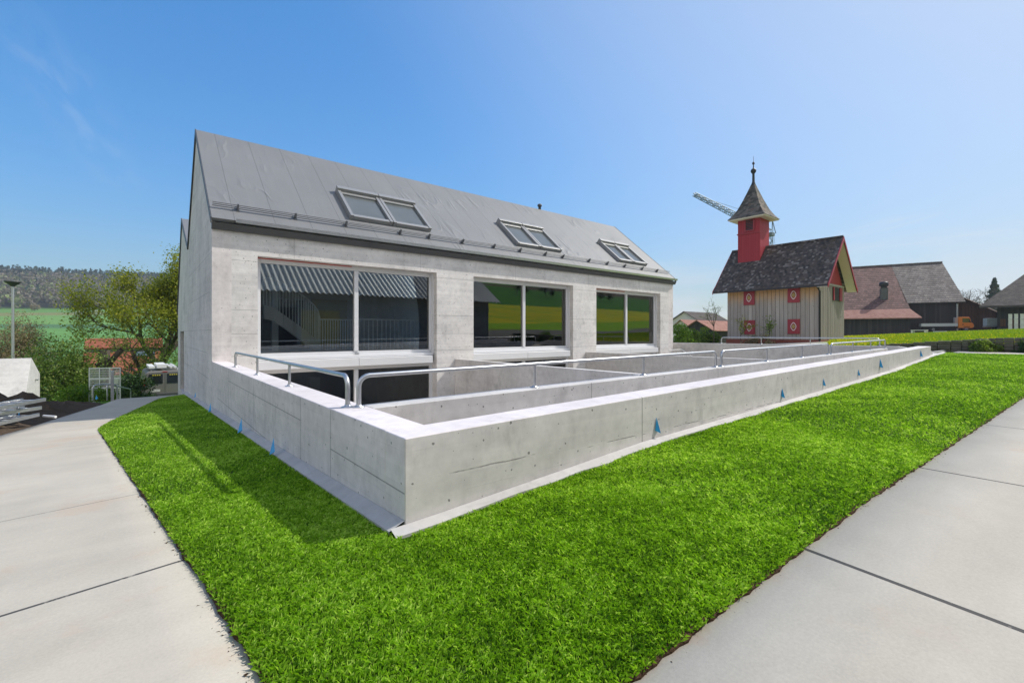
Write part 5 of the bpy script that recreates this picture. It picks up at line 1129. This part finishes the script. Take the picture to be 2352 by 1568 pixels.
# shrubs between house and chapel
bush('garden_shrub', 'bright green shrub against the right end of the house', gl(1566,785,24), 1.1, .9, 1.75, 80, 'lbri', .13, 5000, 24, .4)
bush('garden_shrub', 'brownish green shrub between bright shrub and dark gable', gl(1592,785,26), 1., .9, 1.5, 81, 'lgrn', .13, 3200, 22, .36)
bush('garden_shrub', 'loose green shrub in front of the dark gable, left of the chapel', gl(1628,785,27), 1.5, 1., 1.55, 82, 'lgrn', .14, 4200, 26, .33)
tree('sapling', 'thin sapling with sparse leaves rising above the red roof left of the chapel', gl(1640,785,26), 4.2, 83, 'lgrn', .10, 260, .12, lev=2, spread=.5, up=.6, nch=1, trunk=.4, r0=.04, rmin=.012)
tree('rose_stem', 'pale flowering stem before the left half of the chapel front', (24.3,10.9,.3), 2.5, 84, 'lyel', .10, 420, .10, lev=2, spread=.9, up=.2, nch=1, trunk=.3, r0=.03, cat='plant', group='shrubs around the site')
tree('rose_stem', 'leafy green stem before the middle of the chapel front', (24.5,9.6,.35), 2.3, 85, 'lgrn', .10, 520, .11, lev=2, spread=.8, up=.3, nch=1, trunk=.3, r0=.03, cat='plant', group='shrubs around the site')
bush('garden_shrub', 'low reddish brown shrub at the foot of the chapel front', (24.2,9.9,.38), .5, 1.6, .8, 86, 'ltan', .10, 1500, 18, .3)
gable_house('timber_shed', 'dark timber gable with red tiled roof left of the chapel', 'house', (42.6,23.3,-.7), 0, 3.1, 7.5, 1.95, 2.85, M['dwood'], M['tpink2'] if 'tpink2' in M else M['tpink'], over=.22)
gable_house('grey_roof_house', 'small house with a grey roof behind the house corner', 'house', (63,36.5,-1.8), 0, 6.4, 9, 4.0, 5.9, M['rend'], M['tbrn'], over=.3)
gable_house('pink_roof_house', 'house with a pale pink roof half hidden by the house corner', 'house', (57,33.5,-1.8), 0, 5., 5, 2.6, 4.5, M['rend'], M['tpink'], over=.3)
# trees behind the barns
for k, (x, d, hh, lab) in enumerate(((2205,92,9.5,'bare branching tree just right of the barn roof'),(2232,96,10.5,'bare tree in the middle between barn and farmhouse roofs'),(2262,90,10,'bare tree nearest the dark conifer'))):
    tree('bare_tree', lab, gl(x,760,d), hh*H*.92, 90+k, 'ltan', .18, 160, .3, lev=4, spread=.9, up=.3, nch=2, trunk=.25, bark='bark', rmin=.03)
g = gl(2284,760,92); o = thing('conifer', 'single dark conifer rising behind the farmhouse roof', 'tree', g, 0, 'trees around the site'); rng = np.random.default_rng(9); n = 2600; hh = 17.
t_ = rng.random(n)**.8; tier = .75+.25*np.cos(t_*60); rr_ = (1-t_)**.85*4.6*tier*rng.uniform(.3,1,n)+.08; a = rng.uniform(0,6.3,n)
finish('crown', npmesh('crown', leafquads(np.stack([np.cos(a)*rr_,np.sin(a)*rr_,2+t_*(hh-2)],-1), .75, rng).reshape(-1,3), 4, rng.random(n)), M['fir'], o, local=True)
wood([(np.zeros(3),np.array([0,0,hh*.9]),.28,.05)], 'trunk', M['bark'], o)
# crane
d = 120.; base = atd(1768,760,d); top = atd(1768,538,d); cr = thing('tower_crane', 'grey lattice tower crane with raised jib behind the bell turret', 'crane', (base.x,base.y,-1))
M['crane'] = plain('crane_grey', (.10,.13,.13), .5, .2)
def truss(name, p, q, w, n, up=(0,0,1), r=.09, w1=None):
    p, q = Vector(p), Vector(q); t_ = (q-p).normalized(); x_ = t_.cross(Vector(up)).normalized(); y_ = x_.cross(t_); w1 = w1 or w; s = MB()
    def C_(f, k): ww = w+(w1-w)*f; return p.lerp(q, f)+x_*ww*(.5 if k in (1,2) else -.5)+y_*ww*(.5 if k > 1 else -.5)
    for k in range(4): s.beam(C_(0,k),C_(1,k),r*1.5,r*1.5,(.3,.4,.86))
    for i in range(n):
        for k in range(4):
            k2 = (k+1)%4; a, c = (k, k2) if i%2 else (k2, k); s.beam(C_(i/n,a),C_((i+1)/n,c),r,r,(.3,.4,.86))
    return s.build(name, M['crane'], cr)
Rt = Vector((CR[0],CR[1],0)); truss('mast', (base.x,base.y,-1), top, 1.1, 34, (1,0,0)); tip = atd(1594,446,d-8); piv = top+Vector((0,0,.4)); truss('jib', piv, tip, 1.25, 26, w1=.7)
ap = atd(1774,505,d); s = MB(); s.beam(top+Rt*.6,ap,.14,.14); s.beam(top+Rt*1.6+Vector((0,0,.2)),ap,.14,.14); s.build('a_frame', M['crane'], cr); s = MB(); s.tube([ap,piv.lerp(tip,.72)+Vector((0,0,.9))],.03,5); s.tube([ap,top+Rt*1.7-Vector((0,0,6))],.03,5); s.tube([ap,piv.lerp(tip,.98)],.02,5); s.build('stay_rope', M['crane'], cr)
s = MB(); s.box(top.x-.9,top.x+.9,top.y-.9,top.y+.9,top.z-.5,top.z+.3); s.build('slewing_cab', M['crane'], cr)
# ------------------------------------------------------------------ corrugated barn behind the camera (seen mirrored in the windows)
M['corr'] = plain('corrugated_sheet', (.48,.48,.47), .55, .3, .4, .25, .8); M['dkwall'] = concrete('dark_barn_wall', .30, (), streak=.06, seed=31.)
kb = thing('corrugated_barn', 'long barn with a corrugated sheet roof behind the camera, mirrored in the windows', 'barn', (-9,-3.6,0))
x0, x1 = -10., 17.56; n = int((x1-x0)/.27*6); b = MB(); pr = [(-2.85,2.9),(-6.9,5.7)]
for i in range(n+1):
    x = x0+(x1-x0)*i/n; dz = .045*math.sin(2*math.pi*i/6)
    for y0, z0 in pr: b.v.append((x,y0,z0+dz))
for i in range(n): b.f.append((2*i,2*i+2,2*i+3,2*i+1)); b.sm.append(True)
b.build('roof', M['corr'], kb); MB().hexa([(x0,-11,3.),(x1,-11,3.),(x1,-6.9,5.68),(x0,-6.9,5.68),(x0,-11,2.9),(x1,-11,2.9),(x1,-6.9,5.6),(x0,-6.9,5.6)]).build('rear_roof', M['corr'], kb)
MB().prism([(-3.6,-.3),(-10.6,-.3),(-10.6,2.9),(-6.9,5.5),(-3.6,3.2)], 'x', x0+.3, x1-.4).build('wall', M['dkwall'], kb)
MB().box(6.,7.8,-3.6,-3.55,.2,2.1).build('door', M['yellowb'], kb); MB().box(3.9,5.8,-3.6,-3.56,.2,2.2).build('gate', M['black'], kb)
# ------------------------------------------------------------------ air
t = NT('air'); pv = t.n('ShaderNodeVolumePrincipled'); pv.inputs['Color'].default_value = (.80,.88,1.,1); pv.inputs['Density'].default_value = .0003; pv.inputs['Anisotropy'].default_value = .2
t.t.links.new(pv.outputs[0], t.out.inputs[1])
zlo = float(ZZ.min())*H-1.; zhi = float(ZZ.max())*H+32
hb = MB().box(-1600,1600,-1600,1600,zlo,zhi).build('haze', t.m, k=1, kind='stuff')
# soil crumbs spilled on the paving along the lawn edge
rng = np.random.default_rng(21); Vc = []; n = 750
for i in range(n):
    if rng.random() < .6: u = .4+7*rng.random()**1.6; v = float(redge(u))-abs(rng.normal(0,.02))-.004
    else: v = .9+6*rng.random()**1.6; u = float(ledge(v))-abs(rng.normal(0,.02))-.004
    c = np.array([u,v,gz(u,v)])*H; s_ = rng.uniform(.0015,.005)*(1.8 if rng.random() < .06 else 1); q = rng.normal(size=(4,3))*s_; q[:,2] = np.abs(q[:,2])*.7
    for tri in ((0,1,2),(0,1,3),(1,2,3),(0,2,3)): Vc += [c+q[k] for k in tri]
finish('soil_crumbs', npmesh('soil_crumbs', np.array(Vc), 3), M['edge'], kind='stuff')
